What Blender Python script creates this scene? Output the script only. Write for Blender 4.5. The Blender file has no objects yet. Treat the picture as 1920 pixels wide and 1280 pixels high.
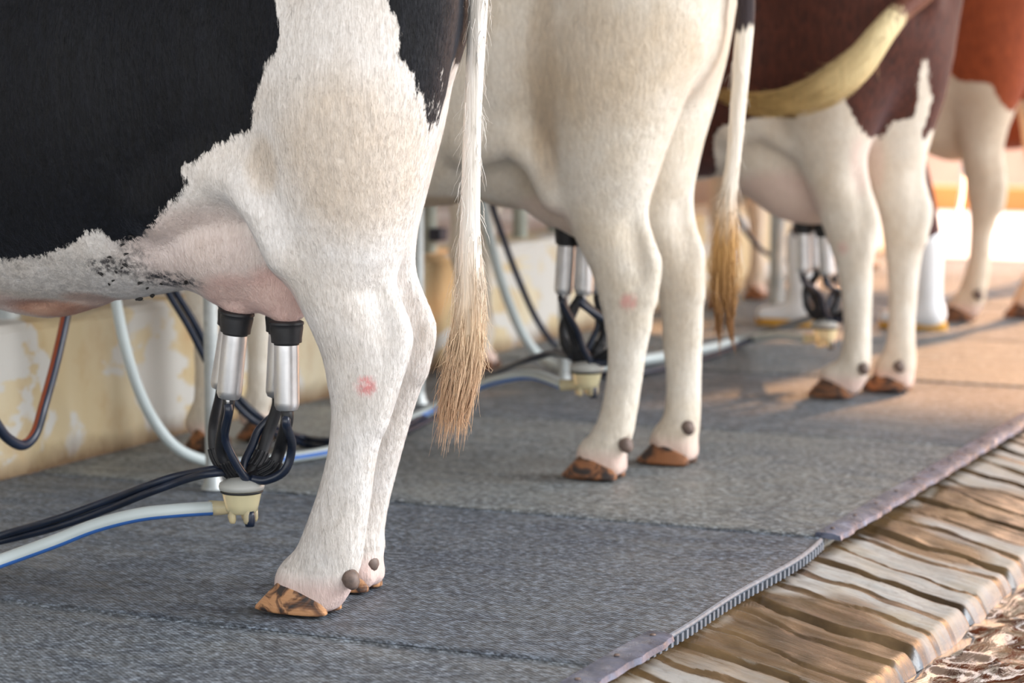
import bpy, math, random
import numpy as np
from mathutils import Vector, Matrix
from mathutils.bvhtree import BVHTree
random.seed(7); rng = np.random.default_rng(11)
C = bpy.context.scene.collection
R = math.radians

# ------------------------------------------------------------------ camera
F = 4533.0; HOR = 125.0; CAMZ = 1.0
YAW = R(24.4); PITCH = math.atan((640-HOR)/F)
cp, sp = math.cos(PITCH), math.sin(PITCH)
FWD = np.array([math.cos(YAW)*cp, math.sin(YAW)*cp, -sp])
RGT = np.array([math.sin(YAW), -math.cos(YAW), 0.0])
UPV = np.cross(RGT, FWD)
CAM = np.array([0.0, 0.0, CAMZ])
def ray(px, py): return FWD + RGT*(px-960)/F + UPV*(640-py)/F
def PX(px, py, X): d = ray(px, py); return CAM + d*(X/d[0])
def PY(px, py, Y): d = ray(px, py); return CAM + d*(Y/d[1])
def G(px, py, z=0.0): d = ray(px, py); return CAM + d*((z-CAMZ)/d[2])

cam = bpy.data.cameras.new('camera'); co = bpy.data.objects.new('camera', cam); C.objects.link(co)
co.location = CAM
co.rotation_euler = Matrix((RGT, UPV, -FWD)).transposed().to_euler()
cam.sensor_width = 36; cam.lens = F/1920*36
cam.dof.use_dof = True; cam.dof.focus_distance = 4.42; cam.dof.aperture_fstop = 3.0
cam.clip_end = 300
bpy.context.scene.camera = co

# ------------------------------------------------------------------ tagging
def props(o, label=None, cat=None, group=None, kind=None):
    if label: o['label'] = label
    if cat: o['category'] = cat
    if group: o['group'] = group
    if kind: o['kind'] = kind
    return o
def empty(name, loc, label, cat, group=None, rz=0):
    o = bpy.data.objects.new(name, None); C.objects.link(o); o.location = loc; o.rotation_euler.z = rz
    o.empty_display_size = .05
    return props(o, label, cat, group)
def link(name, me, mats, parent=None, smooth=True):
    if not isinstance(mats, (list, tuple)): mats = [mats]
    for m in mats: me.materials.append(getattr(m, 'm', m))
    if smooth: me.polygons.foreach_set('use_smooth', [True]*len(me.polygons))
    o = bpy.data.objects.new(name, me); C.objects.link(o)
    if parent is not None:
        o.parent = parent
    return o
def mesh(name, v, f):
    me = bpy.data.meshes.new(name); me.from_pydata([tuple(map(float, p)) for p in v], [], [tuple(int(i) for i in q) for q in f]); me.update(); return me
def fattr(me, name, arr):
    a = me.attributes.new(name, 'FLOAT', 'POINT'); a.data.foreach_set('value', np.asarray(arr, dtype=np.float32))

class MB:
    def __init__(s): s.v = []; s.f = []; s.m = []
    def add(s, v, f, m=0):
        n = len(s.v); s.v += [tuple(p) for p in v]; s.f += [tuple(i+n for i in q) for q in f]; s.m += [m]*len(f) if isinstance(m, int) else list(m)
    def box(s, c, d, rot=None, m=0):
        v = [np.array((x, y, z))*np.array(d)/2 for x in (-1, 1) for y in (-1, 1) for z in (-1, 1)]
        if rot is not None: v = [rot @ p for p in v]
        v = [p+np.array(c) for p in v]
        s.add(v, [(0,1,3,2),(4,6,7,5),(0,4,5,1),(2,3,7,6),(0,2,6,4),(1,5,7,3)], m)
    def tube(s, pts, r, n=12, m=0, cap=True, stripe=None, k=6, sub=True, send=1.0):
        P = smooth_path(pts, k) if sub else np.array(pts, float)
        rr = np.interp(np.linspace(0, 1, len(P)), np.linspace(0, 1, len(r)), r) if hasattr(r, '__len__') else np.full(len(P), r)
        T = np.gradient(P, axis=0); T /= np.linalg.norm(T, axis=1)[:, None]+1e-12
        up = np.array([0, 0, 1.]) if abs(T[0, 2]) < .9 else np.array([1., 0, 0])
        N = np.cross(T[0], up); N /= np.linalg.norm(N)
        v = []
        for i in range(len(P)):
            N = N-T[i]*N.dot(T[i]); N /= np.linalg.norm(N); B = np.cross(T[i], N)
            for j in range(n):
                a = 2*math.pi*j/n; v.append(P[i]+(N*math.cos(a)+B*math.sin(a))*rr[i])
        f = []; mm = []
        for i in range(len(P)-1):
            for j in range(n):
                f.append((i*n+j, i*n+(j+1) % n, (i+1)*n+(j+1) % n, (i+1)*n+j))
                mm.append(1 if stripe and j in stripe and i < send*len(P) else m)
        if cap:
            f.append(tuple(range(n))[::-1]); f.append(tuple((len(P)-1)*n+j for j in range(n))); mm += [m, m]
        s.add(v, f, mm)
    def lathe(s, prof, o=(0, 0, 0), ax=(0, 0, 1), n=28, m=0):
        ax = np.array(ax, float); ax /= np.linalg.norm(ax)
        u = np.cross(ax, (1, 0, 0) if abs(ax[0]) < .9 else (0, 1, 0)); u /= np.linalg.norm(u); w = np.cross(ax, u)
        v = []
        for r, z in prof:
            for j in range(n):
                a = 2*math.pi*j/n; v.append(np.array(o)+ax*z+(u*math.cos(a)+w*math.sin(a))*max(r, 1e-4))
        f = [(i*n+j, i*n+(j+1) % n, (i+1)*n+(j+1) % n, (i+1)*n+j) for i in range(len(prof)-1) for j in range(n)]
        f.append(tuple(range(n))[::-1]); f.append(tuple((len(prof)-1)*n+j for j in range(n)))
        s.add(v, f, m)
    def build(s, name, mats, parent=None, smooth=True, autosmooth=None):
        me = mesh(name, s.v, s.f); me.polygons.foreach_set('material_index', s.m)
        o = link(name, me, mats, parent, smooth)
        if autosmooth: me.set_sharp_from_angle(angle=R(autosmooth))
        return o
def smooth_path(pts, k=6):
    P = np.array(pts, float)
    if len(P) < 3: return P
    Q = np.vstack([2*P[0]-P[1], P, 2*P[-1]-P[-2]]); out = []
    for i in range(1, len(Q)-2):
        p0, p1, p2, p3 = Q[i-1:i+3]
        for t in np.linspace(0, 1, k, endpoint=False):
            out.append(.5*((2*p1)+(-p0+p2)*t+(2*p0-5*p1+4*p2-p3)*t*t+(-p0+3*p1-3*p2+p3)*t**3))
    out.append(P[-1]); return np.array(out)

# ------------------------------------------------------------------ materials
def lin(c):
    return tuple((x/255/12.92 if x/255 <= .04045 else ((x/255+.055)/1.055)**2.4) for x in c)+(1,)
class Mat:
    def __init__(s, name, rough=.6, metal=0, spec=.5):
        s.m = bpy.data.materials.new(name); s.m.use_nodes = True; s.t = s.m.node_tree; s.n = s.t.nodes; s.b = s.n['Principled BSDF']
        s.b.inputs['Roughness'].default_value = rough; s.b.inputs['Metallic'].default_value = metal
        s.b.inputs['Specular IOR Level'].default_value = spec
        s._tc = None
    def N(s, t, **kw):
        n = s.n.new(t)
        for k, v in kw.items(): setattr(n, k, v)
        return n
    def L(s, a, b): s.t.links.new(a, b)
    def obj(s):
        if not s._tc: s._tc = s.N('ShaderNodeTexCoord')
        return s._tc.outputs['Object']
    def map(s, scale=(1, 1, 1), rot=(0, 0, 0)):
        m = s.N('ShaderNodeMapping'); m.inputs['Scale'].default_value = scale; m.inputs['Rotation'].default_value = rot
        s.L(s.obj(), m.inputs['Vector']); return m.outputs[0]
    def noise(s, sc=5, det=4, ro=.55, vec=None, dist=0):
        n = s.N('ShaderNodeTexNoise'); n.inputs['Scale'].default_value = sc; n.inputs['Detail'].default_value = det
        n.inputs['Roughness'].default_value = ro; n.inputs['Distortion'].default_value = dist
        s.L(vec if vec is not None else s.obj(), n.inputs['Vector']); return n.outputs[0]
    def ramp(s, fac, stops):
        r = s.N('ShaderNodeValToRGB'); el = r.color_ramp.elements
        while len(el) < len(stops): el.new(.5)
        for e, (p, c) in zip(el, stops): e.position = p; e.color = c if len(c) == 4 else tuple(c)+(1,)
        s.L(fac, r.inputs[0]); return r.outputs[0]
    def mr(s, x, a, b, c=0, d=1):
        m = s.N('ShaderNodeMapRange'); s.L(x, m.inputs[0])
        for i, v in zip((1, 2, 3, 4), (a, b, c, d)): m.inputs[i].default_value = v
        return m.outputs[0]
    def mix(s, f, a, b, mode='MIX'):
        m = s.N('ShaderNodeMix', data_type='RGBA', blend_type=mode)
        for k, v in ((0, f), (6, a), (7, b)):
            if hasattr(v, 'is_output'): s.L(v, m.inputs[k])
            else: m.inputs[k].default_value = v
        return m.outputs[2]
    def math(s, op, a, b=0.0, c=None):
        m = s.N('ShaderNodeMath', operation=op)
        for k, v in enumerate((a, b) if c is None else (a, b, c)):
            if hasattr(v, 'is_output'): s.L(v, m.inputs[k])
            else: m.inputs[k].default_value = v
        return m.outputs[0]
    def attr(s, n): a = s.N('ShaderNodeAttribute'); a.attribute_name = n; return a.outputs['Fac']
    def color(s, c):
        if hasattr(c, 'is_output'): s.L(c, s.b.inputs['Base Color'])
        else: s.b.inputs['Base Color'].default_value = c
    def bump(s, h, strength=.3, dist=.01, prev=None):
        b = s.N('ShaderNodeBump'); b.inputs['Strength'].default_value = strength; b.inputs['Distance'].default_value = dist
        s.L(h, b.inputs['Height'])
        if prev: s.L(prev, b.inputs['Normal'])
        s.L(b.outputs[0], s.b.inputs['Normal']); return b.outputs[0]
    def rough(s, x): s.L(x, s.b.inputs['Roughness'])

def flat(name, c, rough=.6, metal=0, spec=.5, var=.0, sc=20):
    m = Mat(name, rough, metal, spec); c = lin(c)
    if var:
        n = m.noise(sc, 5); m.color(m.mix(m.mr(n, .3, .7), tuple(x*(1-var) for x in c[:3])+(1,), tuple(min(1, x*(1+var)) for x in c[:3])+(1,)))
    else: m.color(c)
    return m

def coat(name, white, white2, dark, dark2, flow=(95, 95, 24), tanc=(205, 178, 140)):
    """hair coat: attributes sd (signed distance to the coloured patches, >0 inside), pink, tan, grime"""
    m = Mat(name, .62, 0, .25)
    fine = m.noise(1, 4, .6, m.map(flow), .4)
    fine2 = m.noise(1, 3, .6, m.map(tuple(f*3.2 for f in flow)), .2)
    big = m.noise(7, 5, .6)
    w = m.mix(m.mr(big, .35, .68), lin(white), lin(white2))
    w = m.mix(m.mr(fine, .3, .7), m.mix(1.0, w, (.86, .85, .84, 1), 'MULTIPLY'), w)
    w = m.mix(m.mr(fine2, .35, .65), m.mix(1.0, w, (.86, .85, .84, 1), 'MULTIPLY'), w)
    w = m.mix(m.attr('tan'), w, m.mix(m.mr(fine, .3, .7), lin(tuple(int(x*.82) for x in tanc)), lin(tanc)))
    w = m.mix(m.attr('pink'), w, m.mix(m.mr(big, .35, .65), lin((214, 168, 158)), lin((224, 190, 180))))
    w = m.mix(m.math('MULTIPLY', m.attr('red'), m.mr(m.noise(60, 5, .6), .25, .5)), w, lin((222, 142, 140)))
    w = m.mix(m.attr('flap'), w, m.mix(m.mr(big, .35, .65), lin((172, 116, 90)), lin((208, 168, 146))))
    gr = m.math('MULTIPLY', m.attr('grime'), m.mr(m.noise(1, 5, .75, m.map((60, 60, 35))), .42, .58))
    w = m.mix(gr, w, lin((52, 50, 52)))
    d = m.mix(m.mr(fine, .3, .75), lin(dark), lin(dark2))
    jag = m.math('MULTIPLY', m.math('SUBTRACT', m.noise(1, 5, .7, m.map(tuple(f*.9 for f in flow)), .3), .5), .035)
    s = m.math('ADD', m.attr('sd'), jag)
    col = m.mix(m.mr(s, -.0015, .0015), w, d)
    m.color(col)
    b = m.bump(fine, .55, .006); m.bump(fine2, .5, .003, b)
    m.b.inputs['Sheen Weight'].default_value = .10; m.b.inputs['Sheen Tint'].default_value = (.6, .72, 1, 1); m.b.inputs['Sheen Roughness'].default_value = .5
    return m

# ------------------------------------------------------------------ implicit bodies
class Body:
    def __init__(s, lo, hi, h):
        s.lo = np.array(lo, float); s.h = h; s.n = np.ceil((np.array(hi)-s.lo)/h).astype(int)+1
        s.D = np.full(tuple(s.n), 1.0, np.float32)
    def _sub(s, a, b):
        i0 = np.clip(np.floor((np.array(a)-s.lo)/s.h).astype(int), 0, s.n); i1 = np.clip(np.ceil((np.array(b)-s.lo)/s.h).astype(int)+1, 0, s.n)
        if (i1 <= i0).any(): return None
        sl = tuple(slice(x, y) for x, y in zip(i0, i1))
        ax = [(s.lo[k]+s.h*np.arange(i0[k], i1[k])).astype(np.float32) for k in range(3)]
        return sl, ax[0][:, None, None], ax[1][None, :, None], ax[2][None, None, :]
    def _merge(s, sl, d, k, cut=False):
        a = s.D[sl]
        if cut:
            d = -d; h = np.maximum(k-np.abs(a-d), 0)/k; s.D[sl] = np.maximum(a, d)+h*h*k*.25
        else:
            h = np.maximum(k-np.abs(a-d), 0)/k; s.D[sl] = np.minimum(a, d)-h*h*k*.25
    def chain(s, st, k=.03, cut=False):
        """stations (x,y,z,rs,rx): rs radius in the sagittal plane, rx sideways"""
        st = np.array(st, float); pad = max(k, s.h*3)
        r = np.maximum(st[:, 3], st[:, 4])[:, None]
        q = s._sub((st[:, :3]-r).min(0)-pad, (st[:, :3]+r).max(0)+pad)
        if q is None: return
        sl, x, y, z = q; best = None
        for A, B in zip(st[:-1], st[1:]):
            ab = B[:3]-A[:3]; L = max((ab*ab).sum(), 1e-9)
            t = np.clip(((x-A[0])*ab[0]+(y-A[1])*ab[1]+(z-A[2])*ab[2])/L, 0, 1)
            rs = A[3]+t*(B[3]-A[3]); rx = A[4]+t*(B[4]-A[4])
            ox = x-(A[0]+t*ab[0]); os2 = (y-(A[1]+t*ab[1]))**2+(z-(A[2]+t*ab[2]))**2
            qq = np.sqrt(os2/rs**2+(ox/rx)**2)+1e-6; Ln = np.sqrt(os2+ox*ox)
            d = np.where(qq < 1, (qq-1)*np.minimum(rs, rx), Ln*(1-1/qq))
            best = d if best is None else np.minimum(best, d)
        s._merge(sl, best.astype(np.float32), k, cut)
    def ell(s, c, r, k=.03, rotx=0.0, cut=False):
        r = np.array(r, float); m = r.max()+max(k, s.h*3)
        q = s._sub(np.array(c)-m, np.array(c)+m)
        if q is None: return
        sl, x, y, z = q; x = x-c[0]; y = y-c[1]; z = z-c[2]
        ca, sa = math.cos(rotx), math.sin(rotx); yy = y*ca+z*sa; zz = -y*sa+z*ca
        qq = np.sqrt((x/r[0])**2+(yy/r[1])**2+(zz/r[2])**2)+1e-6
        Ln = np.sqrt(x*x+yy*yy+zz*zz)
        s._merge(sl, np.where(qq < 1, (qq-1)*r.min(), Ln*(1-1/qq)).astype(np.float32), k, cut)
    def mesh(s, name, smooth=3):
        D = s.D; S = D < 0
        c = np.zeros(tuple(x-1 for x in D.shape), np.uint8)
        offs = [(i, j, k) for i in (0, 1) for j in (0, 1) for k in (0, 1)]
        nx, ny, nz = c.shape
        for i, j, k in offs: c += S[i:i+nx, j:j+ny, k:k+nz]
        act = (c > 0) & (c < 8); I = np.argwhere(act); idx = -np.ones(c.shape, np.int64); idx[act] = np.arange(len(I))
        val = {o: D[I[:, 0]+o[0], I[:, 1]+o[1], I[:, 2]+o[2]] for o in offs}
        P = np.zeros((len(I), 3)); W = np.zeros(len(I))
        for a in offs:
            for ax in range(3):
                if a[ax]: continue
                b = list(a); b[ax] = 1; b = tuple(b); va, vb = val[a], val[b]; cr = (va < 0) != (vb < 0)
                t = np.where(cr, va/np.where(np.abs(va-vb) < 1e-9, 1e-9, va-vb), 0)
                p = np.tile(np.array(a, float), (len(I), 1)); p[:, ax] = t
                P += p*cr[:, None]; W += cr
        V = (I+P/W[:, None])*s.h+s.lo
        F = []
        for ax in range(3):
            u, v = [(1, 2), (2, 0), (0, 1)][ax]
            A = S[tuple(slice(0, -1) if k == ax else slice(None) for k in range(3))]
            B = S[tuple(slice(1, None) if k == ax else slice(None) for k in range(3))]
            E = np.argwhere(A != B); E = E[(E[:, u] > 0) & (E[:, v] > 0) & (E[:, u] < c.shape[u]) & (E[:, v] < c.shape[v])]
            def cell(du, dv):
                e = E.copy(); e[:, u] -= du; e[:, v] -= dv; return idx[e[:, 0], e[:, 1], e[:, 2]]
            q = np.stack([cell(1, 1), cell(0, 1), cell(0, 0), cell(1, 0)], 1)
            ins = S[E[:, 0], E[:, 1], E[:, 2]]; q[~ins] = q[~ins][:, ::-1]; F.append(q)
        F = np.vstack(F); F = F[(F >= 0).all(1)]
        # keep order, smooth (Taubin)
        e = np.vstack([F[:, [0, 1]], F[:, [1, 2]], F[:, [2, 3]], F[:, [3, 0]]]); deg = np.bincount(e.ravel(), minlength=len(V))+1e-9
        for it in range(smooth):
            for lam in (.6, -.55):
                acc = np.zeros_like(V)
                for kk in range(3): acc[:, kk] = np.bincount(e[:, 0], V[e[:, 1], kk], len(V))+np.bincount(e[:, 1], V[e[:, 0], kk], len(V))
                V = V+lam*(acc/deg[:, None]-V)
        me = bpy.data.meshes.new(name); me.vertices.add(len(V)); me.vertices.foreach_set('co', V.astype(np.float32).ravel())
        me.loops.add(F.size); me.loops.foreach_set('vertex_index', F.astype(np.int32).ravel())
        me.polygons.add(len(F)); me.polygons.foreach_set('loop_start', np.arange(0, F.size, 4, dtype=np.int32))
        me.update(calc_edges=True); me.validate()
        return me, V, F

def sdpoly(P, poly):
    """signed distance of 2d points to polygon, >0 inside"""
    poly = np.array(poly, float); n = len(poly); d = np.full(len(P), 1e9); ins = np.zeros(len(P), bool)
    for i in range(n):
        a, b = poly[i], poly[(i+1) % n]; ab = b-a; t = np.clip(((P-a)@ab)/(ab@ab+1e-12), 0, 1)
        d = np.minimum(d, np.linalg.norm(P-(a+t[:, None]*ab), axis=1))
        c = (a[1] > P[:, 1]) != (b[1] > P[:, 1])
        with np.errstate(divide='ignore', invalid='ignore'): xx = (b[0]-a[0])*(P[:, 1]-a[1])/(b[1]-a[1])+a[0]
        ins ^= c & (P[:, 0] < xx)
    return np.where(ins, d, -d)

def leg_stations(rows, X, lat):
    """rows: (row height in the photo, front edge, rear edge); X plane of the leg; lat sideways radii (interpolated)"""
    n = len(rows); cen = []; half = []
    for y, a, b in rows:
        A, B = PX(a, y, X), PX(b, y, X); cen.append((A+B)/2); half.append(abs(A[1]-B[1])/2)
    cen = np.array(cen); lat = np.interp(np.linspace(0, 1, n), np.linspace(0, 1, len(lat)), lat) if len(lat) != n else np.array(lat)
    T = np.gradient(cen, axis=0); out = []
    for i in range(n):
        th = math.atan2(cen[i][1], cen[i][0]); tz = abs(T[i][2])/(np.linalg.norm(T[i])+1e-9)
        a2 = max(half[i]**2-(lat[i]*math.tan(th))**2*.8, (half[i]*.62)**2)
        out.append((*cen[i][:2], cen[i][2], math.sqrt(a2)*max(tz, .75), lat[i]))
    return out

horn_m = {}
def horn(name, c1, c2, c3):
    m = Mat(name, .42, 0, .4)
    n = m.noise(1, 4, .55, m.map((26, 16, 22)), 1.2)
    m.color(m.ramp(n, [(.42, lin(c3)), (.49, lin(c2)), (.56, lin(c1)), (.66, lin(c1)), (.72, lin(c3))]))
    m.bump(m.noise(1, 3, .5, m.map((30, 30, 260))), .4, .003)
    return m
HORN_A = horn('hoof_horn_tan', (196, 146, 104), (122, 86, 62), (58, 50, 48))
HORN_B = horn('hoof_horn_brown', (150, 100, 66), (96, 66, 48), (56, 48, 46))
DEW = flat('dewclaw_horn', (104, 88, 80), .6, var=.35, sc=90)

def hoof(parent, toe_px=None, C0=(0, 0, 0), L=.115, W=.048, H=.062, side=1, mat=None, yaw=0.0):
    """one claw: sole on z=0, toe toward +Y; C0 = heel centre on the ground"""
    n = 20; rings = []
    for t, z0 in ((0, 0.0), (.12, .004), (.4, .5), (.75, .8), (1.0, 1.0), (1.06, .97)):
        ring = []
        for j in range(n):
            a = 2*math.pi*j/n; u = math.cos(a); w = math.sin(a)
            s = (u+1)/2                                   # 0 heel .. 1 toe
            yl = s*L; wid = W/2*(abs(w)**.75)*math.copysign(1, w)*(1-.45*max(0, (s-.55)/.45)**2)
            if t > 0:
                tt = min(t, 1.0)
                yl = yl*(1-tt*.42)+tt*L*.02-(.0 if t <= 1 else 0); wid *= (1-.16*tt)
                z = H*tt*(.42+.58*s)
                if t > 1: wid *= .8; yl = yl*.86+.006
            else: z = 0.0; wid *= .93; yl = yl*.97+.002
            ring.append((wid+side*.004*s, yl, z))
        rings.append(ring)
    v = [p for r in rings for p in r]; f = [(i*n+j, i*n+(j+1) % n, (i+1)*n+(j+1) % n, (i+1)*n+j) for i in range(len(rings)-1) for j in range(n)]
    f.append(tuple(range(n))[::-1]); f.append(tuple((len(rings)-1)*n+j for j in range(n)))
    c, s_ = math.cos(yaw), math.sin(yaw)
    v = [(x*c-y*s_+C0[0], x*s_+y*c+C0[1], z+C0[2]) for x, y, z in v]
    me = mesh('hoof', v, f); o = link('hoof', me, mat, parent); me.set_sharp_from_angle(angle=R(50))
    b = o.modifiers.new('b', 'SUBSURF'); b.levels = 1; b.render_levels = 1
    return o
def dewclaw(parent, p, r=.017):
    mb = MB(); mb.lathe([(.0, -.006), (r*.85, -.004), (r, r*.3), (r*.85, r*1.1), (r*.45, r*1.6), (.0, r*1.75)], p, (-.35, -.55, -.75), 14)
    return mb.build('dewclaw', DEW, parent)

def make_cow(rear, name, label, Xc, Xn, Xf, near, far, tendon, belly, udder, foot_n, foot_f, front, mat, masks, h, hornmat, hipshift=0.0, fold=None, bz=0.0, extra=None, smooth=3):
    """foot_*: (heel px, toe px, ground px y)"""
    Yh = G(foot_n[1], foot_n[2])[1]-.09
    root = empty(name, (Xc, Yh, 0), label, 'cow', 'cows being milked in the stall row')
    B = Body((Xc-.47, Yh-.5, .0), (Xc+.47, Yh+2.6, 1.56), h)
    def T(dy, zc, rz, rx): return (Xc, Yh+dy, zc, rz, rx)
    bl = lambda z, w: z+bz*w
    Yr = PX(rear, 0, Xc)[1]-Yh
    to = [(Yr+.17, 1.16, .17, .15), (Yr+.24, 1.11, .235, .21), (Yr+.36, 1.06, .30, .25), (max(.30, Yr+.46), 1.0, .375, .275), (.55, .965, .415, .32), (.80, .955, .43, .345), (1.05, .965, .405, .315), (1.25, 1.0, .36, .26), (1.42, 1.04, .28, .19)]
    st = []
    for i, (dy, zc, rz, rx) in enumerate(to):
        w = min(1, max(0, (dy-.0)/.3)); bot = zc-rz+bz*w; top = zc+rz; st.append(T(dy+hipshift, (top+bot)/2, (top-bot)/2, rx))
    B.chain(st, .03)
    # hooks, pins, spine
    for sx in (-1, 1):
        B.ell((Xc+sx*.20, Yh+Yr+.42, 1.28), (.06, .09, .06), .08)
        B.ell((Xc+sx*.09, Yh+Yr+.07, 1.22), (.05, .07, .06), .06)
        B.chain([(Xc+sx*.17, Yh+1.15, 1.2, .16, .08), (Xc+sx*.17, Yh+1.32, .9, .15, .09), (Xc+sx*.15, Yh+1.25, .72, .09, .07)], .08)
    B.chain([T(Yr+.1, 1.31, .03, .03), T(.5, 1.38, .03, .03), T(1.15, 1.40, .04, .04)], .08)
    # neck and head
    B.chain([T(1.3, 1.10, .27, .15), T(1.55, 1.13, .2, .11), T(1.8, 1.12, .15, .095)], .09)
    B.chain([T(1.85, 1.13, .13, .10), T(2.0, 1.03, .12, .09), T(2.2, .88, .085, .07), T(2.3, .80, .075, .07)], .05)
    for sx in (-1, 1):
        B.chain([(Xc+sx*.1, Yh+1.82, 1.17, .035, .03), (Xc+sx*.2, Yh+1.80, 1.17, .05, .02), (Xc+sx*.29, Yh+1.79, 1.14, .02, .012)], .02)
        B.ell((Xc+sx*.075, Yh+1.97, 1.09), (.03, .04, .035), .03)
    # hind legs
    nst = leg_stations(near, Xn, [.135, .15, .15, .125, .095, .075, .062, .05, .046, .038, .035, .036, .042, .042, .038])
    fst = leg_stations(far, Xf, [.135, .15, .15, .125, .095, .075, .062, .05, .046, .038, .035, .036, .042, .042, .038])
    feet = []
    for stn, X, (heel, toe, gy), sd_ in ((nst, Xn, foot_n, -1), (fst, Xf, foot_f, 1)):
        g0 = G(heel, gy); g1 = G(toe, gy); Xg = (g0[0]+g1[0])/2
        # bring the lowest stations over the foot
        m = len(stn); stn = [list(q) for q in stn]
        gY = PX(heel, gy, X)[1]; tY = PX(toe, gy, X)[1]; L = max(tY-gY, .10)
        # the leg blends from thigh to fetlock without a kink
        B.chain(smooth_path(stn, 4), .05)
        last = stn[-1]; cY = gY+L*.40
        B.chain([tuple(last), (X, cY, .05, L*.36, .047)], .03)
        B.ell((X-.018, gY+L*.16, .034), (.024, .034, .032), .012); B.ell((X+.018, gY+L*.16, .034), (.024, .034, .032), .012)
        feet.append((X, gY, L))
    for td, X in ((tendon[0], Xn), (tendon[1], Xf)):
        if td:
            pts = []
            for px, py, r, lx in td:
                p = PX(px, py, X); pts.append((*p, r, lx))
            B.chain(smooth_path(pts, 3), .02)
    # flank fold over the udder
    if fold:
        pts = []
        for px, py, r, lx, dx in fold:
            p = PX(px, py, Xc+dx); pts.append((*p, r, lx))
        B.chain(pts, .05)
    # udder
    for px, py, dx, ry, rz, rx, kk in udder:
        p = PX(px, py, Xc+dx); B.ell(p, (rx, ry, rz), kk)
    # front legs
    ff = []
    for sx, (fx, fy) in zip((-1, 1), front):
        B.chain([(Xc+sx*.15, fy-.02, .86, .12, .08), (Xc+sx*.14, fy-.05, .68, .075, .055), (fx, fy-.03, .50, .048, .042), (fx, fy-.02, .40, .046, .045), (fx, fy-.03, .33, .036, .034), (fx, fy-.03, .22, .03, .031), (fx, fy-.035, .125, .036, .040), (fx, fy-.01, .07, .04, .042)], .05)
        B.ell((fx, fy-.045, .035), (.042, .034, .03), .015)
        ff.append((fx, fy-.085, .115))
    if extra: extra(B)
    B.D[:, :, 0] = 1
    me, V, Fc = B.mesh('body', smooth)
    # coat attributes
    YZ = V[:, 1:3]; sd = np.full(len(V), -.3)
    for side, X, poly in masks.get('dark', []):
        pp = [PX(q[0], q[1], q[2] if len(q) > 2 else X)[1:3] for q in poly]; d = sdpoly(YZ, pp)
        sel = V[:, 0] < Xc+.02 if side < 0 else (V[:, 0] >= Xc+.02 if side > 0 else np.ones(len(V), bool))
        sd = np.where(sel, np.maximum(sd, d), sd)
    fattr(me, 'sd', np.clip(sd, -.3, .3))
    for nm in ('pink', 'tan', 'red', 'grime', 'flap'):
        a = np.zeros(len(V))
        for px, py, X, ry, rz, amt in masks.get(nm, []):
            p = PX(px, py, X); q = np.sqrt(((V[:, 1]-p[1])/ry)**2+((V[:, 2]-p[2])/rz)**2+(np.maximum(np.abs(V[:, 0]-X)-.12, 0)/.1)**2)
            a = np.maximum(a, amt*np.clip(1.25-q, 0, .5)*2)
        if nm == 'tan':
            foot = np.clip((.20-V[:, 2])/.2, 0, 1)*.28; a = np.maximum(a, foot)
        if nm == 'pink':
            a = np.maximum(a, np.clip((.085-V[:, 2])/.035, 0, 1)*.55)
        fattr(me, nm, a)
    V2 = V-np.array([Xc, Yh, 0]); me.vertices.foreach_set('co', V2.astype(np.float32).ravel()); me.update()
    body = link('body', me, mat, root)
    loc = lambda p: (p[0]-Xc, p[1]-Yh, p[2])
    for X, gY, L in feet:
        for sx in (-1, 1):
            hoof(root, C0=loc((X+sx*.027, gY, .001)), L=L, W=.05, H=.064, side=sx, mat=hornmat)
    for X, gY, L in ff:
        for sx in (-1, 1):
            hoof(root, C0=loc((X+sx*.026, gY, .001)), L=L, W=.048, H=.06, side=sx, mat=hornmat)
    return root, V, Fc, Yh, loc

# ------------------------------------------------------------------ coats
COAT1 = coat('coat_black_white', (247, 245, 243), (236, 230, 223), (3, 4, 6), (15, 18, 26))
COAT2 = coat('coat_cream', (244, 239, 228), (232, 221, 202), (30, 26, 26), (50, 46, 46))
COAT3 = coat('coat_brown_white', (242, 236, 224), (228, 216, 198), (46, 22, 14), (92, 46, 30))
COAT4 = coat('coat_red_white', (234, 220, 200), (220, 200, 176), (120, 52, 24), (168, 82, 42))

# ------------------------------------------------------------------ cow 1
near1 = [(0, 505, 862), (120, 480, 846), (230, 472, 822), (330, 478, 795), (430, 505, 765), (520, 545, 728), (590, 575, 738), (650, 600, 752), (710, 613, 742), (770, 620, 728), (850, 614, 708), (930, 595, 697), (1000, 571, 688), (1045, 553, 681), (1085, 545, 656)]
far1 = [(60, 560, 855), (180, 560, 842), (280, 560, 818), (360, 575, 797), (430, 600, 780), (500, 630, 765), (560, 650, 780), (620, 672, 800), (680, 680, 800), (750, 683, 780), (840, 668, 755), (930, 650, 732), (990, 632, 722), (1025, 615, 724), (1060, 600, 700)]
td1n = [(708, 400, .03, .03), (716, 505, .022, .02), (735, 570, .02, .018), (752, 632, .023, .022), (734, 700, .022, .024), (706, 790, .018, .02)]
td1f = [(748, 420, .03, .03), (761, 510, .02, .02), (783, 570, .02, .018), (797, 622, .023, .022), (780, 690, .022, .024)]
X1 = 3.95
def ex1(B):
    # navel flap and teat hint under the belly
    for px, py, r in ((60, 560, .03), (105, 566, .028), (150, 556, .022)):
        p = PX(px, py, X1); B.ell(p, (.05, .06, r), .03)
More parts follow.
